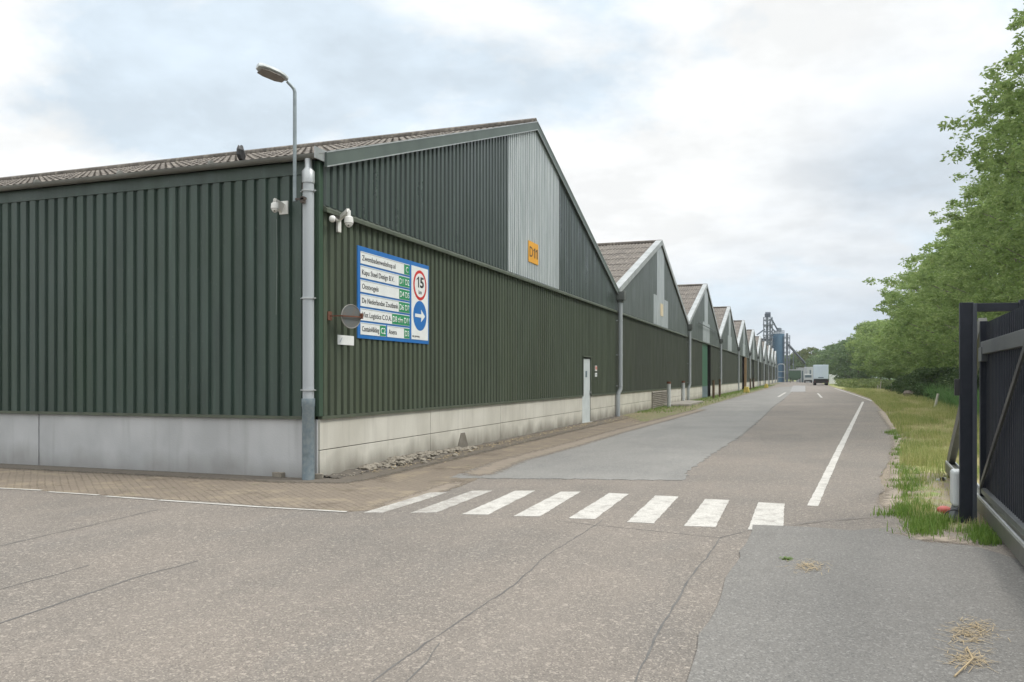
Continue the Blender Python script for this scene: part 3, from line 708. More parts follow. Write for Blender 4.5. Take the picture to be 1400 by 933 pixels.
# hall D11 in the foreground
DY0, DY1 = fac(795).y, fac(806.5).y
DT = 2.30
h0, yb = hall(0, 'large green corrugated hall in the foreground with company sign board at its corner', M_front, M_verge, [(DY0 - Y0, DY1 - Y0, DT)])
# its long side wall, plinth, gutter
SL = 60
sw = MB(); corr_side(sw, Y0 - .01, AX - SL, AX - .05, PL_Z + .03, 4.80); sw.build('side_cladding', M_side, h0, fix=False)
MB().box(AX - SL, AX - .04, Y0 - .075, Y0 - .005, PL_Z - .02, PL_Z + .028).build('side_drip_trim', M_olive, h0)
MB().box(AX - SL, AX - .04, Y0 - .07, Y0 - .005, 4.80, 5.0).build('eave_board', M_side, h0)
pj = side(55).x; sp_ = MB(); x = AX + .0
sp_.box(pj + .012, AX - .002, Y0 - .03, Y0 + .02, -.1, PL_Z - .022).mark()
xx = pj - .012
while xx > AX - SL: sp_.box(xx - 6.4, xx, Y0 - .03, Y0 + .02, -.1, PL_Z - .022); sp_.mark(); xx -= 6.42
sp_.split('side_plinth', M_con, h0, bevel=.008)
gt = MB(); n = 10
prof = [(-.17 + .072 * math.cos(math.pi + math.pi * i / n), 5.065 + .075 * math.sin(math.pi + math.pi * i / n)) for i in range(n + 1)]
prof += [(-.17 + .065 * math.cos(-math.pi * i / n), 5.065 + .068 * math.sin(-math.pi * i / n)) for i in range(n + 1)]
gt.prism([(AX + .10, Y0 + a, z) for a, z in prof], (-SL, 0, 0)); gu = gt.build('gutter', M_gutter, h0, smooth=True)
gb = MB()
for i in range(1, 12): gb.tube([(AX - i * 1.9, Y0 - .17, 5.062), (AX - i * 1.9 - .03, Y0 - .17, 5.062)], .074, 14).mark()
gb.split('gutter_joint', M_gutter, gu, smooth=True)
MB().box(AX + .10, AX + .115, Y0 - .27, Y0 + .06, 4.98, 5.16).build('gutter_end', M_alu, gu)
MB().box(AX - .06, AX + .055, Y0 - .06, Y0 + .05, PL_Z + .03, 4.99).build('corner_trim', M_corner, h0, bevel=.004)
# rainwater pipe on the corner
pc = side(421.5, off=.17); px_, py_ = pc.x, Y0 - .17
dp = MB().tube([(px_, py_, 1.22), (px_, py_, 4.62)], .088, 20); dpo = dp.build('downpipe', M_zinc, h0, True)
MB().tube([(px_, py_, 4.62), (px_, py_, 4.80), (px_, py_ + .0, 4.86), (px_ , py_, 5.0)], [.10, .10, .055, .055], 18).build('pipe_funnel', M_alu, dpo, True)
MB().tube([(px_, py_, 0), (px_, py_, 1.14), (px_, py_, 1.15), (px_, py_, 1.27)], [.097, .097, .104, .104], 20).build('steel_shoe', M_galv, dpo, True)
br = MB()
for z in (4.50, 2.83, 1.40): br.tube([(px_, py_, z - .012), (px_, py_, z + .012)], .104, 18); br.box(px_ - .01, px_ + .01, py_ + .05, Y0 - .01, z - .01, z + .01); br.box(px_ - .135, px_ + .135, py_ - .012, py_ + .012, z - .008, z + .008).mark()
br.split('pipe_bracket', M_alu, dpo, smooth=True)
# personnel door
dz0 = .02
door = MB().box(AX - .02, AX + .02, DY0 + .03, DY1 - .07, dz0, DT - .05).build('door', M_doorw, h0, bevel=.004)
fr = MB().box(AX - .02, AX + .07, DY0, DY0 + .03, PL_Z, DT).box(AX - .02, AX + .07, DY1 - .07, DY1, PL_Z, DT).box(AX - .02, AX + .08, DY0 - .05, DY1 + .05, DT, DT + .05); fr.build('door_frame', M_olive, door)
ym = (DY0 + DY1) / 2
MB().box(AX + .021, AX + .028, ym - .12, ym + .08, 1.60, 1.82).build('window', M_slate, door)
MB().tube([(AX + .02, DY1 - .16, 1.07), (AX + .08, DY1 - .16, 1.07), (AX + .08, DY1 - .30, 1.07)], .012, 8).box(AX + .02, AX + .03, DY1 - .19, DY1 - .13, .98, 1.14).build('handle', M_alu, door)
MB().box(AX - .02, AX + .12, DY0, DY1, -.02, .02).build('threshold', mat('threshold_concrete', (.3, .29, .26)), door)
for (a, b, z0, z1, m, lab) in ((812, 816, 1.83, 2.02, M_red, 'small red and white notice on the olive wall right of the pale door'), (812, 816, 1.62, 1.76, M_signw, 'small white notice below the red notice beside the pale door')):
    ya, yb_ = fac(a).y, fac(b).y; t = thing('wall_notice', (AX + .05, (ya + yb_) / 2, z0), lab, 'notice')
    MB().box(AX + .036, AX + .048, ya, ya + .30, z0, z1).build('plate', M_signw, t)
    if m is M_red: MB().box(AX + .048, AX + .051, ya + .02, ya + .28, z0 + .05, z1 - .02).build('red_field', mat('faded_red', (.55, .22, .18)), t)
    else: MB().box(AX + .048, AX + .051, ya + .05, ya + .25, z0 + .04, z1 - .04).build('grey_field', M_grey, t)
# broken foot of plinth
bx = fac(630).y
MB().prism([(AX + .032, bx - .3, 0.0), (AX + .032, bx + .34, 0.0), (AX + .032, bx + .12, .36), (AX + .032, bx - .08, .36)], (.02, 0, 0)).build('broken_plinth_edge', mat('raw_concrete', (.20, .18, .15), (.14, .125, .10), .95, 8, bump=1), h0)

names = ['second', 'third', 'fourth', 'fifth', 'sixth', 'seventh', 'eighth', 'ninth', 'tenth', 'last']
def o_(a, b, z): return (a, b, z)
h1, y1 = hall(1, 'second green gabled hall of the row, with slatted vent and concrete pad at its foot', M_front2, M_white_verge, [])
va, vb_ = fac(890).y, fac(915).y
v = MB()
for i in range(9): v.prism([(AX + .035, va, .06 + i * .095), (AX + .09, va, .04 + i * .095), (AX + .09, va, .07 + i * .095), (AX + .035, va, .13 + i * .095)], (0, vb_ - va, 0))
v.build('slatted_vent', mat('vent_slats', (.24, .22, .18), (.17, .15, .12), .8, 4), h1)
da, db = fac(959.5).y, fac(971).y
h2, y2 = hall(2, 'third green gabled hall of the row, with a tall dark green door', M_front2, M_white_verge, [(da - Y0 - 2 * WH, db - Y0 - 2 * WH, 4.25)])
dm = da + .68 * (db - da)
dd = MB().box(AX - .10, AX - .02, da, dm, .9, 4.2).build('tall_door', M_hallgreen, h2)
MB().box(AX - .10, AX - .01, da, dm, 0, .9).build('door_foot_panel', M_slate, dd)
MB().box(AX - .6, AX + .02, db - .02, db + .1, 0, 4.25).build('door_jamb', M_dark, dd)
MB().tube([(AX + .25, da - 4, 4.95 + .5), (AX + .25, db + 3.4, 5.45)], .035, 8).build('door_track', mat('rail_grey', (.14, .16, .16)), dd)
MB().tube([(AX + .25, db + 3.4, 5.45), (AX + .25, db + 4.2, 4.9), (AX + .02, db + 4.2, 4.9)], .03, 8).build('track_stay', mat('rail_grey', (.14, .16, .16)), dd)
h3, y3 = hall(3, 'fourth green gabled hall of the row, closed front without a door', M_front2, M_white_verge, [])
h4, y4 = hall(4, 'fifth green gabled hall of the row, with a tall tan timber door left open', M_front2, M_white_verge, [(8.2, 12.4, 4.2)])
MB().box(AX - .05, AX + .02, y4 + 8.2, y4 + 8.35, 0, 4.2).box(AX + .02, AX + .30, y4 + 12.1, y4 + 12.37, .1, 4.15).build('open_door_leaf', M_brownwood, h4)
h5, y5 = hall(5, 'sixth green gabled hall of the row, with a dark open doorway', M_front2, M_white_verge, [(8.6, 12.2, 4.2)])
far_base = h5
for k in range(6, 11):
    c = copy_tree(far_base); c.location = (AX, Y0 + k * WH, 0)
    c['label'] = {6: 'seventh gabled hall from the camera, small in the distance', 7: 'eighth gabled hall from the camera, far along the row', 8: 'ninth gabled hall from the camera, third from the far end of the row', 9: 'tenth gabled hall from the camera, last but one of the row', 10: 'eleventh and farthest gabled hall, just before the blue silo'}[k]

# ------------------------------------------------------------------ lettering
def text(s, parent, m, y0, y1, z0, z1, x, name='lettering', fit='h', bold=.0, align='l'):
    cu = bpy.data.curves.new('t', 'FONT'); cu.body = s; cu.size = 1; cu.extrude = 0.0; cu.offset = bold; cu.resolution_u = 3
    ob = bpy.data.objects.new('t', cu); COL.objects.link(ob); dg = bpy.context.evaluated_depsgraph_get()
    me = bpy.data.meshes.new_from_object(ob.evaluated_get(dg)); bpy.data.objects.remove(ob); bpy.data.curves.remove(cu)
    V = np.array([v.co for v in me.vertices]); a, b = V.min(0), V.max(0)
    sy = (z1 - z0) / .72 if fit == 'h' else (z1 - z0) / (b[1] - a[1]); sx = min(sy, (y1 - y0) / (b[0] - a[0]))
    if fit == 'w': sx = (y1 - y0) / (b[0] - a[0])
    wdt = (b[0] - a[0]) * sx; ys = y0 if align == 'l' else (y0 + y1) / 2 - wdt / 2
    zb = z0 if fit == 'h' else z0 - a[1] * sy
    off = Vector(parent.matrix_world.translation) if False else Vector((0, 0, 0)); q = parent
    while q is not None: off += q.location; q = q.parent
    for v in me.vertices:
        c = v.co; v.co = Vector((x, ys + (c.x - a[0]) * sx, zb + c.y * sy)) - off
    me.materials.clear(); me.materials.append(m)
    bm = bmesh.new(); bm.from_mesh(me)
    r = bmesh.ops.extrude_face_region(bm, geom=bm.faces[:]); bmesh.ops.translate(bm, verts=[e for e in r['geom'] if isinstance(e, bmesh.types.BMVert)], vec=(.002, 0, 0))
    bmesh.ops.recalc_face_normals(bm, faces=bm.faces); bm.to_mesh(me); bm.free()
    o = bpy.data.objects.new(name, me); COL.objects.link(o); o.parent = parent; return o

def rock(mb, c, r, rnd):
    n, m = 7, 5; vs = []; fs = []
    for i in range(m + 1):
        a = math.pi * i / m
        for k in range(n):
            t = 2 * math.pi * k / n; q = rnd.uniform(.75, 1.2)
            vs.append((c[0] + r[0] * q * math.sin(a) * math.cos(t), c[1] + r[1] * q * math.sin(a) * math.sin(t), c[2] + r[2] * q * math.cos(a)))
    for i in range(m):
        for k in range(n): fs.append((i * n + k, (i + 1) * n + k, (i + 1) * n + (k + 1) % n, i * n + (k + 1) % n))
    mb.add(vs, fs)
def one(parent, m, y0, y1, z0, z1, x):
    h = z1 - z0; st = min(.28 * h, (y1 - y0) * .45)
    return MB().prism([(x, y1 - st, z0), (x, y1, z0), (x, y1, z1), (x, y1 - st * .7, z1), (x, y0, z1 - h * .24), (x, y0, z1 - h * .36), (x, y1 - st, z1 - h * .20)], (.002, 0, 0)).build('lettering', m, parent)
# company board
SX = AX + .06
def fy(px): return fac(px, off=.07).y
def fz(px, py): return fac(px, py, .07).z
bl, brt = fy(489.7), fy(587); bt = (fz(489.7, 336.3) + fz(587, 363.3)) / 2; bb = (fz(489.7, 462) + fz(587, 471.4)) / 2
board = thing('sign_board', (SX, bl, bb), 'large blue framed direction board with white name rows, 15 km limit and white arrow', 'sign board')
MB().box(SX - .02, SX, bl, brt, bb, bt).build('backboard', M_blue, board, bevel=.004)
H = bt - bb
def cx(c): return fy(430 + c / 4.44)
rows = [('Zwembadenwebshop.nl', 'C', 545), ('Kapu Steel Design B.V.', 'D1 D2', 513), ('Oostvogels', 'D4 D5', 515), ('De Nederlandse Zoutbank', 'D6 D7', 513), ('Vlot Logistics C.O.A.', 'D8 t/m D11', 472)]
def row(a, b, g, z0, z1, s, code):
    p = MB().box(SX, SX + .006, cx(a), cx(b), z0, z1).build('name_row', M_signw, board)
    MB().box(SX + .006, SX + .009, cx(g), cx(b) - .006, z0 + .008, z1 - .02).build('code_field', M_green, p)
    MB().box(SX + .006, SX + .008, cx(a) + .01, cx(b) - .006, z1 - .018, z1 - .014).build('row_rule', M_ink, p)
    hh = z1 - z0
    text(s, p, M_ink, cx(a) + .05, min(cx(g) - .03, cx(a) + .05 + .056 * len(s) * (hh / .21) * 1.6), z0 + hh * .28, z0 + hh * .72, SX + .007, bold=.008)
    text(code, p, M_signw, cx(g) + .02, cx(b) - .02, z0 + hh * .22, z0 + hh * .74, SX + .010, align='c', bold=.008)
for i, (s, code, g) in enumerate(rows):
    zt = bt - H * (.055 + .154 * i); row(281, 578, g, zt - H * .132, zt, s, code)
zt = bt - H * (.055 + .154 * 5)
row(281, 435, 398, zt - H * .132, zt, 'ContainAlliding', 'C2'); row(443, 578, 545, zt - H * .132, zt, 'Anera', 'D3')
pa, pb = cx(590), cx(690); pz0, pz1 = bb + H * .045, bt - H * .05
pn = MB().box(SX, SX + .006, pa, pb, pz0, pz1).build('speed_panel', M_signw, board)
def disc(y, z, r, x0, x1, m, name, par, n=40): return MB().prism([(x0, y + r * math.cos(2 * math.pi * i / n), z + r * math.sin(2 * math.pi * i / n)) for i in range(n)], (x1 - x0, 0, 0)).build(name, m, par)
cy = (pa + pb) / 2; R_ = (pb - pa) * .40
z15 = bt - H * .275; zar = bt - H * .655
disc(cy, z15, R_, SX + .006, SX + .008, M_red, 'red_ring', pn); disc(cy, z15, R_ * .80, SX + .008, SX + .010, M_signw, 'ring_centre', pn)
text('5', pn, M_ink, cy - R_ * .02, cy + R_ * .56, z15 - R_ * .16, z15 + R_ * .56, SX + .011, bold=.03, fit='w'); one(pn, M_ink, cy - R_ * .52, cy - R_ * .16, z15 - R_ * .16, z15 + R_ * .56, SX + .011)
text('km', pn, M_ink, cy - R_ * .35, cy + R_ * .35, z15 - R_ * .58, z15 - R_ * .30, SX + .011, align='c', bold=.01)
disc(cy, zar, R_, SX + .006, SX + .008, M_blue, 'blue_disc', pn)
a = R_ * .75; hw = R_ * .11; hd = R_ * .42
MB().prism([(SX + .008, cy - a, zar - hw), (SX + .008, cy + a * .25, zar - hw), (SX + .008, cy + a * .2, zar - hd), (SX + .008, cy + a, zar), (SX + .008, cy + a * .2, zar + hd), (SX + .008, cy + a * .25, zar + hw), (SX + .008, cy - a, zar + hw)], (.003, 0, 0)).build('arrow', M_signw, pn)
text('volg rijrichting', pn, M_ink, pa + .03, pb - .03, pz0 + H * .03, pz0 + H * .055, SX + .007, fit='h')
# D11 sign on the translucent sheets
ya, yb_ = fac(723, off=.12).y, fac(736.3, off=.12).y; za, zb_ = fac(729, 360, .12).z, fac(729, 331.5, .12).z
d11 = thing('hall_number_sign', (AX + .12, ya, za), 'yellow number sign reading D11 on the pale gable sheets', 'number sign')
MB().box(AX + .10, AX + .115, ya, yb_, za, zb_).build('plate', M_yel, d11, bevel=.003)
ws = yb_ - ya
text('D', d11, M_ink, ya + ws * .10, ya + ws * .42, za + .15, zb_ - .15, AX + .117, bold=0, fit='w')
one(d11, M_ink, ya + ws * .48, ya + ws * .66, za + .15, zb_ - .15, AX + .117); one(d11, M_ink, ya + ws * .72, ya + ws * .90, za + .15, zb_ - .15, AX + .117)
for k, px in ((1, 902),):
    y = fac(px).y; t = thing('faded_hall_sign', (AX + .12, y, 4.9), 'faded cream number sign on the gable of the second hall', 'number sign')
    MB().box(AX + .10, AX + .115, y - .45, y + .45, 4.85, 5.5).build('plate', M_cream, t)
cb = side(378, 300, .06)
o = MB().tube([(cb.x, Y0 - .055, cb.z), (cb.x + .01, Y0 - .055, cb.z - .6), (cb.x - .01, Y0 - .055, 2.6)], .004, 6).build('camera_cable', mat('grey_cable', (.22, .24, .22)), None, True); tag(o, 'thin pale cable hanging down the side wall below the square plate camera', 'cable')
bb_ = side(312, 222, .30); t = MB(); rock(t, (bb_.x, Y0 + .02, 5.27), (.05, .10, .13), random.Random(3)); tag(t.build('moss_clump', M_blackp), 'small black clump caught on the roof edge above the gutter', 'moss clump')
# small sign under the disc
ya, yb_ = fac(462, off=.05).y, fac(484, off=.05).y; za, zb_ = fac(473, 472, .05).z, fac(473, 459, .05).z
ss = thing('small_wall_sign', (AX + .05, ya, za), 'small white plate with a faint grey mark below the round disc', 'sign')
MB().box(AX + .04, AX + .05, ya, yb_, za, zb_).build('plate', M_signw, ss, bevel=.002)
MB().prism([(AX + .0505, ya + .05, za + .05), (AX + .0505, ya + .08, za + .04), (AX + .0505, ya + .14, zb_ - .04), (AX + .0505, ya + .11, zb_ - .04)], (.002, 0, 0)).build('mark', M_grey, ss)
# round disc on rusty arm
ym, zm = fac(480, 433, .30).y, fac(480, 433, .30).z
rm = thing('round_disc', (AX + .05, fac(452, off=.06).y, zm), 'round grey disc seen from behind on a rusty arm, left of the sign board', 'traffic mirror')
n = 36; R_ = .19
wa = fac(452, 433, .06); dirv = Vector((.42, .91, 0)).normalized(); cen = Vector((AX + .30, ym, zm))
nv = Vector((0.93, -.37, 0)).normalized(); tv = Vector((.37, .93, 0)).normalized()
def ringpt(r, i, o): return cen + tv * r * math.cos(2 * math.pi * i / n) + Vector((0, 0, 1)) * r * math.sin(2 * math.pi * i / n) + nv * o
MB().prism([ringpt(R_, i, 0) for i in range(n)], nv * -.012).build('disc', M_mirror, rm)
MB().tube([ringpt(R_, i, 0) for i in range(n + 1)], .009, 6).build('rim', mat('disc_rim', (.26, .26, .24), (.16, .13, .11)), rm, True)
MB().bar(Vector((AX + .05, wa.y, zm)), cen - tv * R_ * 1.0 + nv * .03, .018, .02).bar(cen - tv * R_ + nv * .03, cen + tv * R_ * 1.02 + nv * .03, .018, .02).build('arm', M_rust, rm)
MB().box(AX + .036, AX + .055, wa.y - .06, wa.y + .05, zm - .07, zm + .07).build('mounting_plate', M_rust, rm)
MB().box(cen.x + .08, cen.x + .12, cen.y + .15, cen.y + .18, zm - .03, zm + .06).build('clamp', M_rust, rm)

# ------------------------------------------------------------------ cameras and lamp
def dome(p, r=.075, par=None):
    r *= .76
    x, y, z = p
    MB().tube([(x, y, z + r * 1.5), (x, y, z + r * 1.25), (x, y, z + r * .2), (x, y, z - r * .15)], [r * .7, r * 1.02, r * 1.12, r * 1.12], 20).build('shroud', M_camw, par, True)
    MB().tube([(x, y, z - r * .15), (x, y, z - r * .22)], [r * 1.0, r * 1.0], 20).build('shadow_gap', M_mirror, par, True)
    MB().tube([(x, y, z - r * .22), (x, y, z - r * .5), (x, y, z - r * .95), (x, y, z - r * 1.2)], [r * .98, r * .92, r * .62, r * .25], 20).build('dome', M_camw, par, True)
    MB().ell((x + r * .2, y - r * .5, z - r * .75), (r * .28, r * .28, r * .28), 12, 8).build('lens', M_mirror, par, True)
c1 = side(384, 290, .2)
p = side(388, 285, .05)
cam1 = thing('security_camera', (c1.x, Y0 - .05, c1.z), 'white dome security camera on square plate on the dark green side wall', 'camera', 'security cameras at the hall corner')
MB().box(p.x - .07, p.x + .09, Y0 - .075, Y0 - .05, p.z - .10, p.z + .11).build('wall_plate', M_camw, cam1, bevel=.004)
cc = side(376.5, 285, .28)
MB().prism([(p.x - .02, Y0 - .07, p.z - .08), (p.x + .04, Y0 - .07, p.z + .06), (p.x + .04, Y0 - .30, p.z + .10), (p.x + .02, Y0 - .30, p.z + .06)], (-.05, 0, 0)).build('bracket', M_camw, cam1, bevel=.005)
MB().bar((p.x, Y0 - .29, p.z + .10), (cc.x, Y0 - .29, p.z + .09), .05, .035).build('arm', M_camw, cam1, bevel=.004)
dome((cc.x, Y0 - .29, cc.z - .0), .075, cam1)
p2 = fac(463, 306, .06); cam2 = thing('security_camera', (AX + .05, p2.y, p2.z), 'white twin security camera, dome and bullet, on the olive front wall near the corner', 'camera', 'security cameras at the hall corner')
MB().box(AX + .04, AX + .08, p2.y - .05, p2.y + .05, p2.z - .14, p2.z + .12).build('wall_plate', M_camw, cam2, bevel=.004)
e = fac(477, 304, .38)
MB().bar((AX + .07, p2.y, p2.z + .07), (e.x, e.y - .02, p2.z + .15), .05, .06).tube([(e.x, e.y, p2.z + .15), (e.x, e.y, p2.z + .05)], .03, 12).build('arm', M_camw, cam2, bevel=.004)
dome((e.x, e.y, p2.z - .04), .085, cam2)
q = fac(454.5, 299.5, .18); MB().ell(q, (.056, .056, .056), 16, 10).tube([q, (AX + .06, p2.y - .03, p2.z + .05)], .025, 10).build('eyeball_camera', M_camw, cam2, True)
MB().tube([q + Vector((.01, .01, 0)), q + Vector((.038, .038, .0))], .038, 14).build('lens', M_mirror, cam2, True)
# street lamp fixed to the corner
lx = side(403, off=.30); lp = thing('street_lamp', (lx.x, Y0 - .30, side(403, 275, .30).z), 'grey street lamp on a bent pole fixed to the corner of the foreground hall', 'street lamp')
zt = side(402, 124, .30).z; zb0 = side(403, 276, .30).z; hx, hz_ = side(395, 113, .30).x, side(395, 113, .30).z
lpp = [(lx.x, Y0 - .30, zb0), (lx.x, Y0 - .30, zt - .03), (lx.x - .01, Y0 - .305, zt + .02), (lx.x - .035, Y0 - .33, zt + .06), (hx + .01, Y0 - .36, hz_ - .01)]
MB().tube(lpp, [.030, .028, .027, .025, .022], 14).build('pole', M_pole, lp, True)
hd = Vector((-.55, -.80, .20)).normalized(); hr = Vector((.80, -.55, 0)).normalized() * 1; hu = hr.cross(hd) * -1
if hu.z < 0: hu = -hu
h0p = Vector((hx + .01, Y0 - .36, hz_ + .0))
def head_shape(s, lo, hi):
    vs = []; fs = []; st = [(0, .04), (.035, .07), (.085, .115), (.18, .15), (.33, .155), (.43, .13), (.48, .07)]
    K = 10
    for u, wv in st:
        for k in range(K):
            a = 2 * math.pi * k / K; ca, sa_ = math.cos(a), math.sin(a)
            hh = hi if sa_ > 0 else lo
            vs.append(h0p + hd * u + hr * (wv * s * (abs(ca) ** .6) * (1 if ca > 0 else -1)) + hu * (sa_ * hh * (.6 + .4 * wv / .155) + .02))
    for i in range(len(st) - 1):
        for k in range(K): fs.append((i * K + k, i * K + (k + 1) % K, (i + 1) * K + (k + 1) % K, (i + 1) * K + k))
    fs += [tuple(range(K)), tuple(range((len(st) - 1) * K, len(st) * K))]
    return MB().add(vs, fs)
head_shape(1, .022, .07).build('lamp_head', mat('lamp_head_pale', (.50, .53, .53), (.42, .45, .45), .45), lp, True)
vs = []
gl = MB().prism([h0p + hd * u + hr * wv * sgn - hu * .012 for sgn, seq in ((1, ((.05, .075), (.15, .135), (.34, .142), (.44, .105))), (-1, ((.44, .105), (.34, .142), (.15, .135), (.05, .075)))) for u, wv in seq], hu * -.016)
gl.build('lamp_glass', mat('amber_dusty_glass', (.19, .165, .14), (.14, .12, .10), .35, 10, spec=.6), lp, bevel=.004)
bx0 = (lx.x, Y0 - .30)
MB().box(bx0[0], AX - .02, Y0 - .32, Y0 - .29, zb0 + .02, zb0 + .05).box(AX - .12, AX - .06, Y0 - .32, Y0 - .05, zb0 - .03, zb0 + .07).box(AX - .14, AX - .10, Y0 - .24, Y0 - .05, zb0 + .15, zb0 + .30).build('wall_bracket', mat('rusty_dark_bracket', (.10, .075, .06), (.06, .05, .045), .8, 12), lp)

# ------------------------------------------------------------------ clutter at the corner and along the wall
rn = random.Random(8)
for (px, py, lab) in ((381, 653, 'loose paving brick on the ground left of the corner pipe'), (433, 655, 'loose paving brick on the ground right of the corner pipe')):
    c = G(px, py); a = rn.uniform(-.4, .4); d = Vector((math.cos(a), math.sin(a), 0))
    o = MB().bar(c - d * .10 + Vector((0, 0, .045)), c + d * .10 + Vector((0, 0, .045)), .10, .08).build('loose_brick', M_stone, None, bevel=.008); tag(o, lab, 'brick', 'loose bricks by the corner pipe')
rub = MB()
for i in range(230):
    y = Y0 + .2 + abs(rn.gauss(0, 1)) * 4.6; x = AX + .05 + abs(rn.gauss(0, .16)); s = rn.uniform(.012, .062) * (1.4 if 12.2 < y < 17 else .55)
    rock(rub, (x, y, s * .3 + max(0, .09 * math.exp(-((y - 14.2) / 1.9) ** 2) * (1 - (x - AX) / .5))), (s, s * rn.uniform(.8, 1.8), s * .55), rn)
rub.build('rubble', M_stone); tag(bpy.data.objects['rubble'], 'broken stones and crumbled mortar along the foot of the plinth', 'rubble', None, 'stuff')
# heaped soil against the wall
so = MB(); ny = 160; vs = []; fs = []
for i in range(ny + 1):
    y = Y0 + .1 + i * (21.2 / ny); bulge = .07 * math.exp(-((y - 14.2) / 1.9) ** 2) + .02
    for j in range(7):
        t = j / 6; x = AX + .03 + t * (.25 + bulge * 2.2); z = .006 + (bulge * (1 - t) ** 1.4 + rn.uniform(-.012, .018)) * (1 if j < 6 else 0)
        if DY0 - .2 < y < DY1 + .2: z = .004
        vs.append((x, y, max(.0045, z)))
for i in range(ny):
    for j in range(6): fs.append((i * 7 + j, i * 7 + j + 1, (i + 1) * 7 + j + 1, (i + 1) * 7 + j))
so.add(vs, fs).build('soil_bank', M_dirt, smooth=True)['kind'] = 'structure'
# leaf litter and straw
def scatter(name, n, pf, ln, wd, m, z=.02, label=None, cat=None, up=.25):
    V = []; F = []
    for i in range(n):
        x, y = pf(); a = rn.uniform(0, math.pi * 2); l = rn.uniform(*ln); d = Vector((math.cos(a), math.sin(a), rn.uniform(-.1, up))); s = Vector((-d.y, d.x, 0)) * wd
        c = Vector((x, y, z + rn.uniform(0, .015))); b = len(V)
        V += [c - s, c + s, c + d * l + s * .5, c + d * l - s * .5]; F.append((b, b + 1, b + 2, b + 3))
    o = raw(name, [tuple(v) for v in V], F, m); return tag(o, label, cat, None, 'stuff' if label else None)
def near(px, py, sx, sy):
    return lambda: tuple(G(px + rn.gauss(0, sx), py + rn.gauss(0, sy))[:2])
for i, (px, py, sx, sy, n, lab) in enumerate(((1106, 777, 11, 4, 150, 'small tuft of dry straw lying on the grey asphalt in mid apron'), (1330, 868, 15, 9, 230, 'larger scatter of dry straw on the asphalt near the gate'), (1322, 905, 14, 7, 130, 'sparse straw wisps at the lower right edge of the asphalt'))):
    scatter('straw', n, near(px, py, sx, sy), (.03, .11), .0022, M_straw, .014, lab, 'straw', .1)
scatter('green_sprig', 30, near(1075, 767, 4, 1.2), (.02, .05), .008, M_weed, .014, 'small green sprig lying on the asphalt beside the straw', 'sprig')
o = MB().tube([G(1305, 930) + Vector((0, 0, .02)), G(1330, 908) + Vector((0, 0, .03)), G(1322, 890) + Vector((0, 0, .02))], .005, 6).build('dry_stalk', M_straw, None, True); tag(o, 'long bent dry stalk on the asphalt at lower right', 'stalk')
def litter():
    y = rn.uniform(12, 56); return (AX + .3 + abs(rn.gauss(0, .7)) if y > 28 else AX + .1 + abs(rn.gauss(0, .25)), y)
scatter('leaf_litter', 5200, litter, (.03, .09), .012, M_straw, .01, 'dry leaf litter gathered along the foot of the halls', 'leaf litter', .2)

# ------------------------------------------------------------------ small things along the halls
cpad = MB().prism([Vector((p[0], p[1], .002)) for p in gp((877, 557), (942, 556), (962, 551), (905, 549))], (0, 0, .13)).build('concrete_pad', mat('pad_concrete', (.30, .28, .24), (.22, .20, .17), .9, 3), None, bevel=.01)
tag(cpad, 'low concrete pad on the ground in front of the slatted vent', 'concrete slab')
for px, py, h, lab in ((914.5, 557, 1.25, 'left white post with rusty cap on the concrete pad'), (934, 551, 1.25, 'right white post with rusty cap behind the concrete pad')):
    c = G(px, py, .0); t = thing('guard_post', c, lab, 'post', 'white posts by the concrete pad')
    MB().tube([c, c + Vector((0, 0, h))], .10, 12).build('post', M_conw, t, True); MB().tube([c + Vector((0, 0, h)), c + Vector((0, 0, h + .12))], .115, 12).build('cap', M_rust, t, True)
for px, py, h, lab in ((975.5, 545.5, 1.35, 'left rusty post before the fourth hall'), (984, 543, 1.4, 'right rusty post before the fourth hall'), (1026, 533, 1.4, 'left dark rusty post by the yellow block'), (1030.5, 531.5, 1.4, 'right dark rusty post by the yellow block')):
    c = G(px, py, 0); t = MB().tube([c, c + Vector((0, 0, h))], .09, 8).tube([c + Vector((0, 0, h)), c + Vector((0, 0, h + .03))], .11, 8).build('rusty_post', mat('dark_rust_post', (.14, .09, .05), (.08, .06, .04), .85, 6), None, True); tag(t, lab, 'post', 'rusty guard posts along the halls')
for px, py, s, lab in ((1020.5, 537, 1, 'larger yellow block guard on the grass before the fifth hall'), (1047.5, 530.5, 1, 'smaller yellow block guard farther along the halls')):
    c = G(px, py, 0); t = MB().prism([c + Vector((-.3, -.5, 0)), c + Vector((.3, -.5, 0)), c + Vector((.2, -.4, .6)), c + Vector((-.2, -.4, .6))], (0, 1.1, 0)).build('yellow_guard', M_dooryellow, None, bevel=.04); tag(t, lab, 'guard', 'yellow guards along the halls')
c = G(973, 540, 0); t = thing('leaning_post', c, 'thin dark post with a pale foot beside the green door of the third hall', 'post')
MB().tube([c + Vector((0, 0, 1.2)), c + Vector((0, 0, 2.9))], .06, 8).build('post', M_dark, t); MB().tube([c, c + Vector((0, 0, 1.2))], .065, 8).build('pale_foot', M_conw, t)
ap = fac(972, 425, -1); t = MB().tube([(ap.x - 2, ap.y, 6.2), (ap.x - 2, ap.y + 1.5, 8.9), (ap.x - 2, ap.y + 2.6, 10.4)], [.09, .05, .015], 8).build('roof_antenna', mat('antenna_grey', (.3, .33, .34)), None, True); tag(t, 'thin leaning whip antenna on the roof of the third hall', 'antenna')

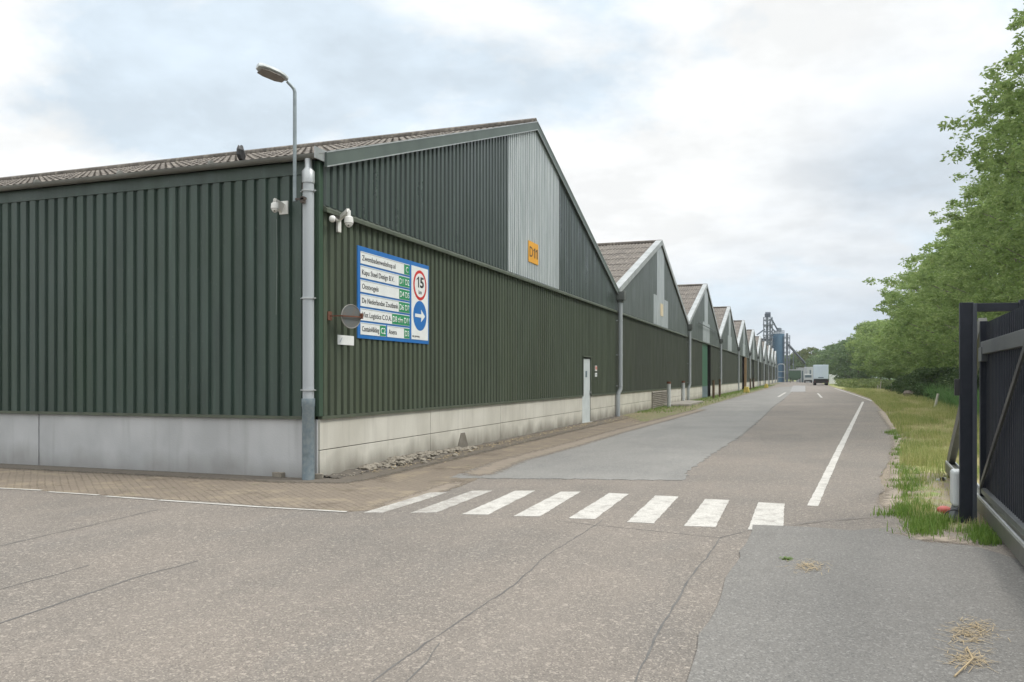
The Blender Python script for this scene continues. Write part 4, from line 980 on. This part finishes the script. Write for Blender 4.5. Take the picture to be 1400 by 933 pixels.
# ------------------------------------------------------------------ sliding gate
GX = lambda y: 1.90 + .068 * (y - 10)
gd = Vector((.068, 1, 0)).normalized(); gn = Vector((gd.y, -gd.x, 0))
def gpnt(y, z, off=0): return Vector((GX(y), y, z)) + gn * off
YS = 10.62; YN = 3.2; YT = 14.75
gate = thing('sliding_gate', gpnt(YS, 0), 'long black barred sliding gate standing open at the right edge', 'gate')
MB().bar(gpnt(YS, .24), gpnt(YS, 2.24), .075, .085, gd).build('end_stile', M_black, gate, bevel=.004)
MB().bar(gpnt(YN, .155), gpnt(YT, .155), .14, .15).build('bottom_beam', M_gatemetal, gate, bevel=.006)
MB().bar(gpnt(YN, .245, -.055), gpnt(YT, .245, -.055), .022, .03).bar(gpnt(YN, .245, .055), gpnt(YT, .245, .055), .022, .03).build('beam_lip', M_alu, gate, bevel=.003)
MB().bar(gpnt(YN, 1.93), gpnt(YS - .04, 1.93), .07, .14).build('top_rail', M_gaterail, gate, bevel=.004)
MB().bar(gpnt(YN, .31), gpnt(YS, .31), .06, .06).build('lower_rail', M_gaterail, gate, bevel=.004)
y = YS - .12
while y > YN:
    MB().bar(gpnt(y, .34, .03), gpnt(y, 2.22, .03), .028, .028, gd).build('picket', M_black, gate)
    y -= .105
MB().bar(gpnt(YS - .06, .36, -.035), gpnt(7.65, 1.87, -.035), .025, .06).build('leaf_brace', mat('brace_black', (.03, .032, .034), (.06, .06, .055), .4), gate, bevel=.003)
MB().bar(gpnt(YT - .05, .22), gpnt(YS + .06, 2.2), .09, .19).build('tail_brace', M_gatemetal, gate, bevel=.004)
MB().bar(gpnt(YS + .10, 1.86), gpnt(YS - .18, 1.86), .085, .16).build('rail_end_clamp', M_gaterail, gate, bevel=.003)
po = thing('gate_portal', gpnt(10.0, 0, -.22), 'black steel portal frame of two posts guiding the sliding gate', 'gate frame')
pA = G(1321, 717); pA = Vector((pA.x, pA.y, 0)); pB = pA + gn * .56 + gd * .1
zt = 2.41
MB().bar(pA, pA + Vector((0, 0, zt)), .115, .13, gn).build('post', M_black, po, bevel=.004)
MB().bar(pA + gn * .075 - gd * .03, pA + gn * .075 - gd * .03 + Vector((0, 0, zt - .015)), .04, .10, gd).build('guide_channel', mat('faded_black_channel', (.03, .036, .046), (.04, .045, .055), .5), po, bevel=.003)
MB().bar(pA + gn * .06 + Vector((0, 0, zt - .055)), pB - gn * .06 + Vector((0, 0, zt - .055)), .08, .09).build('cross_beam', M_black, po, bevel=.004)
MB().bar(pB, pB + Vector((0, 0, zt + .02)), .13, .10, gn).build('post', M_black, po, bevel=.004)
MB().bar(pA - gn * .085 + Vector((0, 0, 1.40)), pA - gn * .085 + Vector((0, 0, 1.58)), .05, .06, gn).build('sensor_box', M_blackp, po, bevel=.004)
# gate drive
mc = G(1309, 713); mo = thing('gate_motor', mc, 'white gate motor housing with red cap and cable at the foot of the gate post', 'gate motor')
MB().box(mc.x - .055, mc.x + .08, mc.y - .1, mc.y + .15, .17, .57).build('housing', M_conw, mo, bevel=.03)
MB().prism([mc + Vector((-.08, -.12, .02)), mc + Vector((.1, -.12, .02)), mc + Vector((.07, -.1, .17)), mc + Vector((-.03, -.1, .17))], (0, .26, 0)).build('base', mat('motor_base_grey', (.10, .11, .12)), mo, bevel=.01)
rc = G(1291, 706); MB().ell((rc.x, rc.y, .075), (.08, .07, .045), 14, 8).build('red_cap', M_redp, mo, True)
cb_ = mc + Vector((-.06, -.12, 0)); MB().tube([cb_ + Vector((.09 * math.cos(a) - .0, -.02 + .02 * math.sin(a * 2), .07 + .075 * math.sin(a))) for a in np.linspace(0, 5.6, 20)], .007, 6).build('cable', M_blackp, mo, True)
jc = G(1288, 659); t = thing('roller_bracket', jc, 'small black and white roller bracket lying on the sand below the gate beam', 'bracket')
MB().bar(jc + Vector((-.08, 0, .02)), jc + Vector((.06, .03, .05)), .03, .03).build('arm', M_conw, t); MB().tube([jc + Vector((.0, -.03, .04)), jc + Vector((.0, .03, .04))], .035, 12).build('roller', M_blackp, t)

# ------------------------------------------------------------------ verge posts, culvert pipe
for i, (px, py, h, lean, lab) in enumerate(((1200.2, 533, .6, .0, 'short white stump leftmost of the verge posts'), (1203, 533, 1.1, .15, 'tall thin white post beside the leftmost stump'), (1218.8, 536, .9, .0, 'left white post of the cluster of three on the verge'), (1222, 537, 1.1, .2, 'middle leaning white post of the cluster of three'), (1225, 536.5, 1.45, .22, 'right tallest white post of the cluster of three'), (1252, 543.5, .75, .03, 'short white marker post beside the brown stump on the crest'), (1276.5, 560, .78, .30, 'leaning white wooden post at the edge of the green ditch'))):
    c = G(px, py, 0); t = MB().tube([c - Vector((0, 0, .2)), c + Vector((lean * h * .9, lean * h * .3, h))], [.065, .06], 8).build('verge_post', M_wood, None, True); tag(t, lab, 'post', 'white posts along the verge')
c = G(1244, 543.5); t = MB(); rock(t, (c.x, c.y, .22), (.6, .35, .32), rn); tag(t.build('brown_stump', mat('old_stump', (.17, .14, .12), (.12, .10, .08), .95, 4)), 'low brown weathered stump on the grassy crest', 'stump')
c = at(1368, 497 + 0, 10.8); c = G(1362, 606); t = MB().tube([(3.15, 15.2, .25), (4.3, 15.9, 1.0)], .11, 12).build('grey_pipe', M_conw, None, True); tag(t, 'pale slanted pipe behind the gate on the verge', 'pipe')

# ------------------------------------------------------------------ vegetation
def leaf_quads(C, n, rad, size, flat=.55, elong=2.2):
    """n leaves round every clump centre"""
    k = len(C); R_ = rad[:, None, None] if hasattr(rad, 'shape') else rad
    d = RNG.normal(size=(k, n, 3)); d /= np.linalg.norm(d, axis=2, keepdims=True); d *= (RNG.random((k, n, 1)) ** .5) * R_; d[..., 2] *= flat
    P = (C[:, None, :] + d).reshape(-1, 3); m = len(P)
    u = RNG.normal(size=(m, 3)); u[:, 2] = u[:, 2] * .5 - .25; u /= np.linalg.norm(u, axis=1, keepdims=True)
    t = RNG.normal(size=(m, 3)); t[:, 2] *= .35; v = np.cross(u, t); v /= np.linalg.norm(v, axis=1, keepdims=True) + 1e-9
    s = size * RNG.uniform(.6, 1.35, (m, 1)); u = u * s; v = v * s / elong
    V = np.stack([P, P + u * .45 + v * .5, P + u, P + u * .45 - v * .5], 1).reshape(-1, 3)
    return V, np.arange(m * 4).reshape(-1, 4)
def crown_centres(n, H, R, z0, seed, top=.35):
    r = np.random.default_rng(seed); C = []
    lob = [(r.uniform(0, 2 * math.pi), r.uniform(.15, .95), r.uniform(.12, .34)) for _ in range(16)]
    while len(C) < n:
        t = r.random() ** .9; a = r.uniform(0, 2 * math.pi)
        prof = (math.sin(math.pi * min(.5, .14 + t * .9)) ** .7) * (1 if t < .5 else max(.0, 1 - ((t - .5) / .5) ** 2.3) ** .6 + .10)
        bump = .78
        for la, lt, lr in lob:
            dd = math.cos(a - la) ; bump += lr * max(0, dd) ** 6 * math.exp(-((t - lt) / .13) ** 2)
        rr = R * prof * bump * (r.random() ** .38) * (1.18 if r.random() < .07 else 1)
        C.append((rr * math.cos(a), rr * math.sin(a), z0 + t * (H - z0)))
    return np.array(C)
def tree(loc, H, R, label, cat='tree', z0=1.8, nc=650, nl=60, size=.19, clump=.55, trunk=.2, leafm=None, group=None, seed=0, name='ash_tree', stems=1, limbs=22, lean=0):
    t = thing(name, loc, label, cat, group); X, Y, Z = loc
    C = crown_centres(nc, H, R, z0, seed); C[:, 0] += lean * C[:, 2] / H
    rad = np.random.default_rng(seed + 9).uniform(.55, 1.3, len(C)) * clump
    V, F = leaf_quads(C, nl, rad, size); raw('crown', V, F, leafm or M_leaf, t)
    tb = MB(); r = random.Random(seed)
    for s in range(stems):
        ox, oy = (r.uniform(-.3, .3), r.uniform(-.3, .3)) if stems > 1 else (0, 0); P = []; rr = []
        for i in range(9):
            f = i / 8; P.append((X + ox * (1 + 3 * f) + r.uniform(-.06, .06) * R * f + lean * f, Y + oy * (1 + 3 * f) + r.uniform(-.06, .06) * R * f, Z - .3 + f * H * .9)); rr.append(trunk * (1.25 if i == 0 else 1) * (1 - f) ** .8 + .02)
        tb.tube(P, rr, 9)
    for i in range(limbs):
        c = C[r.randrange(len(C))]; f = max(.12, min(.8, (c[2] - 1.5) / (H * 1.05)))
        a = Vector((X + lean * f, Y, Z + f * H * .82)); b = Vector((X + c[0], Y + c[1], Z + c[2])); md = a.lerp(b, .5) + Vector((r.uniform(-.3, .3), r.uniform(-.3, .3), r.uniform(0, .4)))
        tb.tube([a, md, b], [trunk * .42 * (1 - f) + .02, trunk * .22 + .01, .012], 6)
    tb.build('trunk', M_bark, t, True)
    return t
TG = 'row of leafy trees behind the ditch'
spec = [(11.6, 27, 18.5, 5.6, 'nearest tree of the row, mostly hidden behind the gate at the right edge'), (11.8, 34, 19.5, 5.6, 'second tree of the row, tall crown rising behind the gate'), (12.6, 41.5, 19.5, 5.6, 'third tree, tallest crown reaching the top right corner'), (12.9, 49.5, 17.2, 5.4, 'fourth tree, high crown with ragged sprays against the sky'),
        (13.2, 58, 15.2, 5.4, 'fifth tree, broad bright crown left of the gate posts'), (12.8, 65, 13.8, 5.2, 'sixth tree, crown above the dark shrubs'), (13.2, 73, 14.2, 5.4, 'seventh tree, rounded crown in the middle of the row'), (12.9, 82, 13.0, 5.2, 'eighth tree, left shoulder of the high part of the row'),
        (13.0, 92, 13.4, 5.4, 'ninth tree, jutting crown before the lower trees'), (14.6, 103, 11.2, 5.2, 'tenth tree, where the row begins to drop'), (15.0, 115, 10.4, 5.4, 'eleventh tree, lower crown farther down the row'), (15.2, 128, 10.4, 5.6, 'twelfth tree, near the far left end of the row'), (14.4, 142, 10.4, 5.6, 'thirteenth tree, beside the bend of the road'), (14.2, 157, 11.4, 5.4, 'fourteenth tree, small in the distance'), (14.2, 174, 12.4, 5.4, 'fifteenth tree, last but one and darker at its foot'), (14.0, 196, 13.6, 5.6, 'sixteenth and last tree, leftmost crown of the row')]
protos = {}
for i, (x, y, h, r_, lab) in enumerate(spec):
    big = y < 60; key = i % 3 if big else (3 + i % 2 if y < 100 else 5)
    if key not in protos:
        if big: protos[key] = (tree((x, y, -.1), h, r_, lab, nc=1020, nl=62, size=.20, clump=.48, seed=11 + i, group=TG, limbs=46, z0=1.3), h, r_)
        elif y < 100: protos[key] = (tree((x, y, -.1), h, r_, lab, nc=500, nl=50, size=.28, clump=.55, seed=11 + i, group=TG, z0=2.2), h, r_)
        else: protos[key] = (tree((x, y, -.1), h, r_, lab, nc=330, nl=50, size=.38, clump=.8, seed=11 + i, group=TG, z0=1.9), h, r_)
    else:
        p, ph, pr = protos[key]; c = copy_tree(p); c.location = (x, y, -.1); c.rotation_euler.z = i * 1.9; c.scale = (r_ / pr, r_ / pr, h / ph); c['label'] = lab
# shrubs at the ditch
for i, (px, d, h, r_, lab) in enumerate(((1243, 84, 2.0, 1.6, 'leftmost dark shrub under the trees, behind the white post cluster'), (1256, 76, 2.5, 2.1, 'dark shrub behind the short white marker post'), (1272, 67, 2.8, 2.5, 'broad dark shrub behind the leaning white post'), (1296, 58, 2.8, 2.4, 'dark shrub just left of the gate post'), (1330, 49, 2.6, 2.2, 'dark shrub seen through the gap of the gate frame'), (1370, 43, 2.8, 2.4, 'dark shrub hidden behind the gate bars'))):
    p = at(px, HOR, d); tree((p.x, p.y, -.6), h, r_, lab, 'shrub', .05, 230, 60, .16, .42, .05, M_leafd, 'dark shrubs along the ditch', 40 + i, 'dark_shrub', 2, 6)
# trees beyond the end of the road
far = [(1083, 300, 9.5, 5, 'dark far tree just right of the silo'), (1094, 310, 11, 6, 'yellow green far tree behind the containers'), (1107, 300, 12.5, 5.5, 'taller far tree behind the parked vehicles'), (1119, 320, 11.5, 6, 'green far tree left of the lorry'), (1133, 260, 9.6, 6, 'dark far tree right above the lorry'), (1143, 240, 11, 6, 'round far tree behind the white covered heap'), (1153, 215, 10.5, 6, 'green far tree behind the thin poles'), (1163, 190, 10, 6, 'leafy far tree at the end of the tree row'), (1072, 330, 10, 7, 'far tree behind the foot of the silo'), (1173, 175, 9.5, 6, 'far tree where the road bends behind the row')]
fp = {}
for i, (px, d, h, r_, lab) in enumerate(far):
    p = at(px, HOR, d); yl = i in (1, 2); key = (yl, i % 2)
    if key not in fp: fp[key] = (tree((p.x, p.y, 0), h, r_, lab, 'tree', 1.0, 190, 44, .55, 1.0, .25, M_leafy if yl else M_leaff, 'distant trees beyond the road', 60 + i, 'far_tree', 1, 10), h, r_)
    else:
        q, ph, pr = fp[key]; c = copy_tree(q); c.location = p * 1; c.location.z = 0; c.rotation_euler.z = i; c.scale = (r_ / pr, r_ / pr, h / ph); c['label'] = lab
# hedge right of the lorry
C = np.array([(RNG.uniform(5.9, 13), RNG.uniform(122, 165), RNG.uniform(.1, 1.1)) for _ in range(420)]); V, F = leaf_quads(C, 40, .6, .35)
tag(raw('hedge', V, F, mat_leaf('hedge_leaves', (.13, .18, .06), (.20, .25, .09), (.32, .34, .15), .35)), 'low pale green scrub between the road and the white covered heap', 'scrub', None, 'stuff')
# wood far behind on the horizon
C = np.array([(x + RNG.normal(0, 6), 470 + RNG.uniform(-25, 25), RNG.uniform(.03, 1) ** .7 * (7 + 3 * math.sin(x * .05) + 2 * math.sin(x * .17))) for x in RNG.uniform(-160, 420, 1500)]); V, F = leaf_quads(C, 36, 2.6, 1.3, .8)
tag(raw('distant_wood', V, F, M_leaff), 'distant wood closing the horizon', 'wood', None, 'stuff')

# grass blades
def blades(name, n, pf, hf, m, wd=.006, label='', cat='grass', bend=.5):
    V = np.empty((n * 5, 3), np.float32); T = []
    for i in range(n):
        x, y, z = pf(); h = hf(x, y); a = rn.uniform(0, 2 * math.pi); dx, dy = math.cos(a), math.sin(a); b = rn.uniform(.1, bend) * h; w_ = wd * rn.uniform(.7, 1.5)
        V[i * 5] = (x - dy * w_, y + dx * w_, z); V[i * 5 + 1] = (x + dy * w_, y - dx * w_, z)
        V[i * 5 + 2] = (x + dy * w_ * .7 + dx * b * .35, y - dx * w_ * .7 + dy * b * .35, z + h * .6); V[i * 5 + 3] = (x - dy * w_ * .7 + dx * b * .35, y + dx * w_ * .7 + dy * b * .35, z + h * .6)
        V[i * 5 + 4] = (x + dx * b, y + dy * b, z + h)
    b = np.arange(n)[:, None] * 5; F = np.concatenate([b + np.array([[0, 1, 2]]), b + np.array([[0, 2, 3]]), b + np.array([[3, 2, 4]])], 0)
    return tag(raw(name, V, F, m, loops=3), label, cat, None, 'stuff')
def patch(x, y): return math.sin(x * 1.9 + 1 + .6 * math.sin(y * .8)) * math.sin(y * .55 + x * .7) + .45 * math.sin(y * 2.3 - x * 3.1) - .35 * (x - xr(y) - .9)
def vg(dry):
    def f():
        while True:
            y = 9.7 + (rn.random() ** 1.9) * 105; e = xr(y); c = crest(y); x = rn.uniform(e + .1, c + .6); p = patch(x, y)
            if 9.4 < y < 16 and abs(x - 1.95) < .9 and rn.random() < .8: continue
            if x < e + .4 and rn.random() < .5: continue
            if (p + rn.gauss(0, .18) > 0) == dry: continue
            f.k = max(.5, min(1.7, 1 + p)) if not dry else 1
            return x, y, gz(x, y)
    return f
gf = vg(False); M_dryb = mat_leaf('dry_grass_blades', (.24, .25, .10), (.46, .40, .22), (.62, .54, .34), .35)
blades('green_verge_grass', 64000, gf, lambda x, y: rn.uniform(.04, .15) * gf.k * (1 + y * .006), M_grassb, .0045, 'green grass growing in patches along the road edge')
blades('dry_verge_grass', 60000, vg(True), lambda x, y: rn.uniform(.03, .11) * (1 + y * .006) * (2.3 if rn.random() < .05 else 1), M_dryb, .0035, 'dry straw coloured grass on the higher part of the verge')
def bg():
    y = 12 + rn.random() * 85; c = crest(y); return c + rn.gauss(.2, .35), y, gz(c, y) - .05
blades('crest_grass', 9000, bg, lambda x, y: rn.uniform(.15, .5), M_grassb, .006, 'taller grass fringing the crest above the ditch')
TUFT = []
for c, n_, sx, sy in (((1262, 722), 16, 12, 7), ((1240, 705), 9, 14, 3), ((1343, 735), 14, 14, 8), ((1250, 690), 14, 10, 16), ((1240, 655), 16, 8, 18), ((1232, 615), 14, 5, 16), ((1228, 590), 10, 4, 8), ((1290, 712), 5, 8, 4)):
    for k in range(n_):
        p = G(c[0] + rn.gauss(0, sx), max(565, c[1] + rn.gauss(0, sy))); TUFT.append((p.x, p.y, rn.uniform(.03, .11), rn.uniform(.4, 1.25)))
def wg():
    t = rn.choice(TUFT); x, y = t[0] + rn.gauss(0, t[2]), t[1] + rn.gauss(0, t[2]); wg.h = t[3]; return x, y, .0
blades('tall_weeds', 7500, wg, lambda x, y: rn.uniform(.03, .13) * wg.h, M_weed, .004, 'fresh green weeds round the foot of the gate post', 'weeds', .7)
def dg_():
    y = 14 + (rn.random() ** 1.4) * 75; c = crest(y); x = c + rn.uniform(.5, 4.4); return x, y, gz(x, y)
blades('ditch_reeds', 42000, dg_, lambda x, y: rn.uniform(.8, 1.75), M_reed, .016, 'lush green reeds and nettles filling the ditch', 'reeds', .6)
def wl():
    y = rn.uniform(36, 170); x = AX + .1 + abs(rn.gauss(0, .8)); return (min(x, -5.2), y, .0)
blades('wall_weeds', 9000, wl, lambda x, y: rn.uniform(.03, .16), M_weed, .010, 'patchy grass and weeds at the foot of the farther halls', 'weeds')

# ------------------------------------------------------------------ silos and far machinery
def far_pt(px, d): p = at(px, HOR, d); return Vector((p.x, p.y, 0))
def zz(py, d): return CAMH - (py - HOR) / FPX * d
D = 268
c = far_pt(1062.5, D); R_ = 9.6 / FPX * D; zt = zz(457, D)
si = thing('blue_silo', c, 'tall cylindrical blue grain silo behind the last halls', 'silo')
n = 40; pr = MB()
for r0 in range(12):
    za, zb_ = zt * r0 / 12, zt * (r0 + 1) / 12 - .06
    pr.tube([c + Vector((0, 0, za)), c + Vector((0, 0, zb_))], R_, n); pr.tube([c + Vector((0, 0, zb_)), c + Vector((0, 0, zb_ + .06))], R_ + .05, n)
pr.build('shell', M_siloblue, si, True)
MB().tube([c + Vector((0, 0, zt)), c + Vector((0, 0, zt + .7)), c + Vector((0, 0, zt + .9))], [R_, R_ * .45, R_ * .4], n).tube([c + Vector((.6, 0, zt + .7)), c + Vector((.6, 0, zt + 1.9)), c + Vector((.6, 0, zt + 2.1))], [.8, .8, .4], 16).build('top_cap', M_steel, si, True)
rl = MB()
for k in range(16):
    a = 2 * math.pi * k / 16; rl.tube([c + Vector((R_ * .97 * math.cos(a), R_ * .97 * math.sin(a), zt)), c + Vector((R_ * .97 * math.cos(a), R_ * .97 * math.sin(a), zt + 1.1))], .05, 5)
for z in (.6, 1.1): rl.tube([c + Vector((R_ * .97 * math.cos(a), R_ * .97 * math.sin(a), zt + z)) for a in np.linspace(0, 2 * math.pi, 25)], .05, 5)
rl.build('railing', M_steel, si)
def lattice(mb, c, w_, z0, z1, step, r=.10):
    cs = [Vector((sx * w_ / 2, sy * w_ / 2, 0)) for sx, sy in ((-1, -1), (1, -1), (1, 1), (-1, 1))]
    for q in cs: mb.bar(c + q + Vector((0, 0, z0)), c + q + Vector((0, 0, z1)), r * 2, r * 2, (0, 1, 0))
    z = z0; i = 0
    while z < z1 - .1:
        for k in range(4):
            a, b = cs[k], cs[(k + 1) % 4]; mb.bar(c + a + Vector((0, 0, z)), c + b + Vector((0, 0, z)), r * 1.4, r * 1.4)
            mb.bar(c + (a if i % 2 else b) + Vector((0, 0, z)), c + (b if i % 2 else a) + Vector((0, 0, min(z1, z + step))), r, r)
        z += step; i += 1
tw = thing('elevator_tower', far_pt(1050, 262), 'grey lattice elevator tower with sloping chutes left of the blue silo', 'elevator tower'); c = far_pt(1050, 262); zt2 = zz(434, 262)
l = MB(); lattice(l, c, 2.6, 0, zt2, 1.8, .12); l.build('frame', M_steel, tw)
MB().box(c.x - .6, c.x + .1, c.y - .5, c.y + .5, 0, zt2 + .3).box(c.x + .4, c.x + .9, c.y - .3, c.y + .3, 0, zt2 - .5).build('elevator_leg', M_steel, tw)
MB().box(c.x - 1.0, c.x + .8, c.y - .8, c.y + .8, zt2, zt2 + 1.1).tube([c + Vector((-.8, 0, zt2 + 1.0)), c + Vector((.8, 0, zt2 + 1.0))], .7, 12).build('elevator_head', mat('head_dark_steel', (.09, .11, .14)), tw)
MB().tube([c + Vector((1.0, 0, zt2 - .4)), far_pt(1062.5, D) + Vector((0, 0, zt + 1.6))], .25, 8).tube([c + Vector((.8, 0, zt2 - 3)), far_pt(1059, D) + Vector((0, 0, zt + 1))], .2, 8).tube([c + Vector((-1, 0, zt2 - 3.8)), far_pt(1035, 262) + Vector((0, 0, zz(458, 262)))], .2, 8).build('chute', mat('chute_blue_grey', (.12, .16, .20)), tw)
pl_ = MB()
for f in (.55, .72, .88): pl_.box(c.x - 1.6, c.x + 1.9, c.y - 1.6, c.y + 1.6, zt2 * f, zt2 * f + .12)
pl_.build('platform', M_steel, tw)
c = far_pt(1076, 266); e2 = thing('second_elevator', c, 'narrow lattice elevator tower right of the blue silo', 'elevator tower'); l = MB(); lattice(l, c, 1.7, 0, zz(459, 266), 1.6, .11); l.build('frame', M_steel, e2)
MB().box(c.x - .35, c.x + .35, c.y - .3, c.y + .3, 0, zz(456, 266)).build('elevator_leg', M_steel, e2)
MB().bar(c + Vector((.5, 0, zz(472, 266))), far_pt(1101, 285) + Vector((0, 0, zz(497, 285))), .5, .6).build('conveyor', mat('conveyor_dark', (.07, .085, .10)), e2)
MB().bar(far_pt(1085, 272), far_pt(1085, 272) + Vector((0, 0, zz(481, 272))), .25, .25, (0, 1, 0)).bar(far_pt(1101, 285), far_pt(1101, 285) + Vector((0, 0, zz(499, 285))), .3, .3, (0, 1, 0)).build('conveyor_leg', M_steel, e2)
c = far_pt(1046, 266); b_ = thing('silo_house', c, 'pale grey machine house between the hall roofs and the blue silo', 'building'); MB().box(c.x - 3, c.x + 2.2, c.y, c.y + 6, 0, zz(466, 266)).build('wall', M_conw, b_); MB().box(c.x - 3.2, c.x + 2.4, c.y - .2, c.y + 6.2, zz(466, 266), zz(463, 266)).build('roof', mat('dark_far_roof', (.10, .10, .11)), b_)
c = far_pt(1068, 225); pf = thing('loading_gantry', c, 'pale tubular loading gantry at the foot of the silo', 'gantry'); g_ = MB()
zg = zz(498, 225)
for dx in (-.9, .9): g_.tube([c + Vector((dx, 0, 0)), c + Vector((dx, 0, zg - .4)), c + Vector((dx * .6, 0, zg))], .09, 8)
g_.tube([c + Vector((-.55, 0, zg)), c + Vector((.55, 0, zg))], .09, 8)
for f in (.3, .6): g_.tube([c + Vector((-.9, 0, zg * f)), c + Vector((.9, 0, zg * f))], .06, 6)
g_.build('frame', M_conw, pf, True)
# containers and buildings at the end
for (a, b, z0, z1, d, m, nm, lab) in ((1093, 1102, 521, 503, 262, M_conw, 'pale_shed', 'small pale shed left of the white container'), (1103.5, 1113, 521, 502, 255, M_conw, 'white_container', 'white upright container just left of the lorry')):
    p, q = far_pt(a, d), far_pt(b, d); t = thing(nm, (p + q) / 2, lab, 'container'); zt_ = zz(z1, d)
    u = (q - p).normalized(); f = Vector((-u.y, u.x, 0))
    MB().prism([p, q, q + f * 3, p + f * 3], (0, 0, zt_)).build('body', m, t, bevel=.05)
    MB().prism([p.lerp(q, .35) - f * .05, p.lerp(q, .55) - f * .05, p.lerp(q, .55) + f * .02, p.lerp(q, .35) + f * .02], (0, 0, zt_ * .8)).build('door', M_slate, t)
p = far_pt(1087, 250); t = thing('green_hopper', p, 'dark green bulk hopper with a pale rim standing on dark legs', 'hopper')
MB().box(p.x - 1.7, p.x + 1.7, p.y, p.y + 2.5, 1.3, 3.7).prism([p + Vector((-1.7, 0, 1.3)), p + Vector((1.7, 0, 1.3)), p + Vector((.6, .2, .7)), p + Vector((-.6, .2, .7))], (0, 2, 0)).build('body', mat('hopper_green', (.04, .09, .05), (.06, .11, .06)), t)
MB().box(p.x - 1.8, p.x + 1.8, p.y - .1, p.y + 2.6, 3.7, 3.95).build('rim', M_conw, t)
for sx in (-1.4, 1.4): MB().box(p.x + sx - .12, p.x + sx + .12, p.y, p.y + .3, 0, 1.5).build('leg', M_dark, t)

# vehicles
def wheel(par, c, r, w_):
    t = MB().tube([c - Vector((w_ / 2, 0, 0)), c + Vector((w_ / 2, 0, 0))], r, 20).build('wheel', M_tyre, par, True); MB().tube([c - Vector((w_ / 2 + .02, 0, 0)), c + Vector((w_ / 2 + .02, 0, 0))], r * .5, 12).build('rim', M_steel, t, True)
D = 162; c = far_pt(1122.4, D); lo = thing('box_lorry', c, 'white box lorry driving away on the right lane, seen from behind', 'lorry')
wd = 19.3 / FPX * D / 2; zt = zz(499, D)
MB().box(c.x - wd, c.x + wd, c.y, c.y + 7, 1.25, zt).build('cargo_box', M_lorry, lo, bevel=.04)
MB().box(c.x - wd * .97, c.x - .01, c.y - .04, c.y - .005, 1.32, zt - .12).box(c.x + .01, c.x + wd * .97, c.y - .04, c.y - .005, 1.32, zt - .12).build('rear_door', M_lorry, lo, bevel=.02)
MB().box(c.x - .5, c.x + .5, c.y - .07, c.y - .045, 1.45, 1.62).build('rear_plate', M_slate, lo)
MB().box(c.x - wd * .9, c.x + wd * .9, c.y + .1, c.y + 9, .75, 1.24).box(c.x - wd * .95, c.x + wd * .95, c.y - .02, c.y + .12, .45, 1.1).build('chassis', M_dark, lo)
MB().box(c.x - wd * .95, c.x + wd * .95, c.y + 7.2, c.y + 9.2, .6, 3.1).build('cab', M_lorry, lo, bevel=.1)
for sx in (-1, 1):
    for yy in (1.2, 2.4, 8.2): wheel(lo, c + Vector((sx * (wd - .3), yy, .5)), .5, .5)
    MB().box(c.x + sx * wd * .82 - .10, c.x + sx * wd * .82 + .10, c.y - .06, c.y - .03, .66, .76).build('tail_light', mat('dark_red_lamp', (.22, .03, .03)), lo)
D = 235; c = far_pt(1105, D); lo = thing('parked_lorry', c, 'small pale cabbed lorry parked facing the camera at the end of the road', 'lorry')
wd = 1.05
MB().box(c.x - wd, c.x + wd, c.y, c.y + 1.9, .6, 2.5).build('cab', M_conw, lo, bevel=.12); MB().box(c.x - wd * .85, c.x + wd * .85, c.y - .03, c.y + .05, 1.5, 2.2).build('windscreen', M_slate, lo)
MB().box(c.x - wd, c.x + wd, c.y - .1, c.y + .05, .4, .8).build('bumper', M_dark, lo); MB().box(c.x - wd, c.x + wd, c.y + 2, c.y + 6, .8, 1.9).build('load_bed', M_steel, lo)
for sx in (-1, 1):
    for yy in (.8, 4.8): wheel(lo, c + Vector((sx * (wd - .15), yy, .42)), .42, .3)
# white covered heap and poles
p, q = far_pt(1134, 200), far_pt(1155, 200); u = (q - p); t = thing('covered_heap', p, 'long low heap under a white sheet right of the lorry', 'covered heap'); vs = []; fs = []
for i in range(25):
    f = i / 24; b = p + u * f; zt_ = zz(511, 200) + .35 * math.sin(f * 9) + .2 * math.sin(f * 23)
    vs += [b, b + Vector((0, .2, zt_ - .7)), b + Vector((0, .7, zt_)), b + Vector((0, 2.5, zt_)), b + Vector((0, 3.2, 0))]
for i in range(24):
    for j in range(4): fs.append((i * 5 + j, i * 5 + 5 + j, i * 5 + 6 + j, i * 5 + j + 1))
fs += [(0, 1, 2, 3, 4), (120, 121, 122, 123, 124)]
MB().add(vs, fs).build('white_sheet', M_white, t)
for px, w_, lab in ((1144, .12, 'left thin pole above the white covered heap'), (1148.3, .45, 'thick grey pole in the middle above the white heap'), (1154.8, .14, 'right thin white pole above the white covered heap')):
    p = far_pt(px, 203); o = MB().tube([p, p + Vector((0, 0, zz(498, 203)))], [w_ * .6, w_ * .5], 8).build('pole', M_conw if w_ < .3 else M_steel, None, True); tag(o, lab, 'pole', 'poles above the covered heap')

# ------------------------------------------------------------------ thin summer haze
hz = MB().box(-1200, 1200, -300, 1200, -4, 60).build('haze', None or bpy.data.materials.new('air')); hz['kind'] = 'stuff'
hm = hz.data.materials[0]; hm.use_nodes = True; nt = hm.node_tree; nt.nodes.clear(); o = nt.nodes.new('ShaderNodeOutputMaterial'); v = nt.nodes.new('ShaderNodeVolumePrincipled')
v.inputs['Density'].default_value = .00025; v.inputs['Color'].default_value = (.92, .95, 1, 1); v.inputs['Anisotropy'].default_value = .2; nt.links.new(v.outputs[0], o.inputs['Volume'])
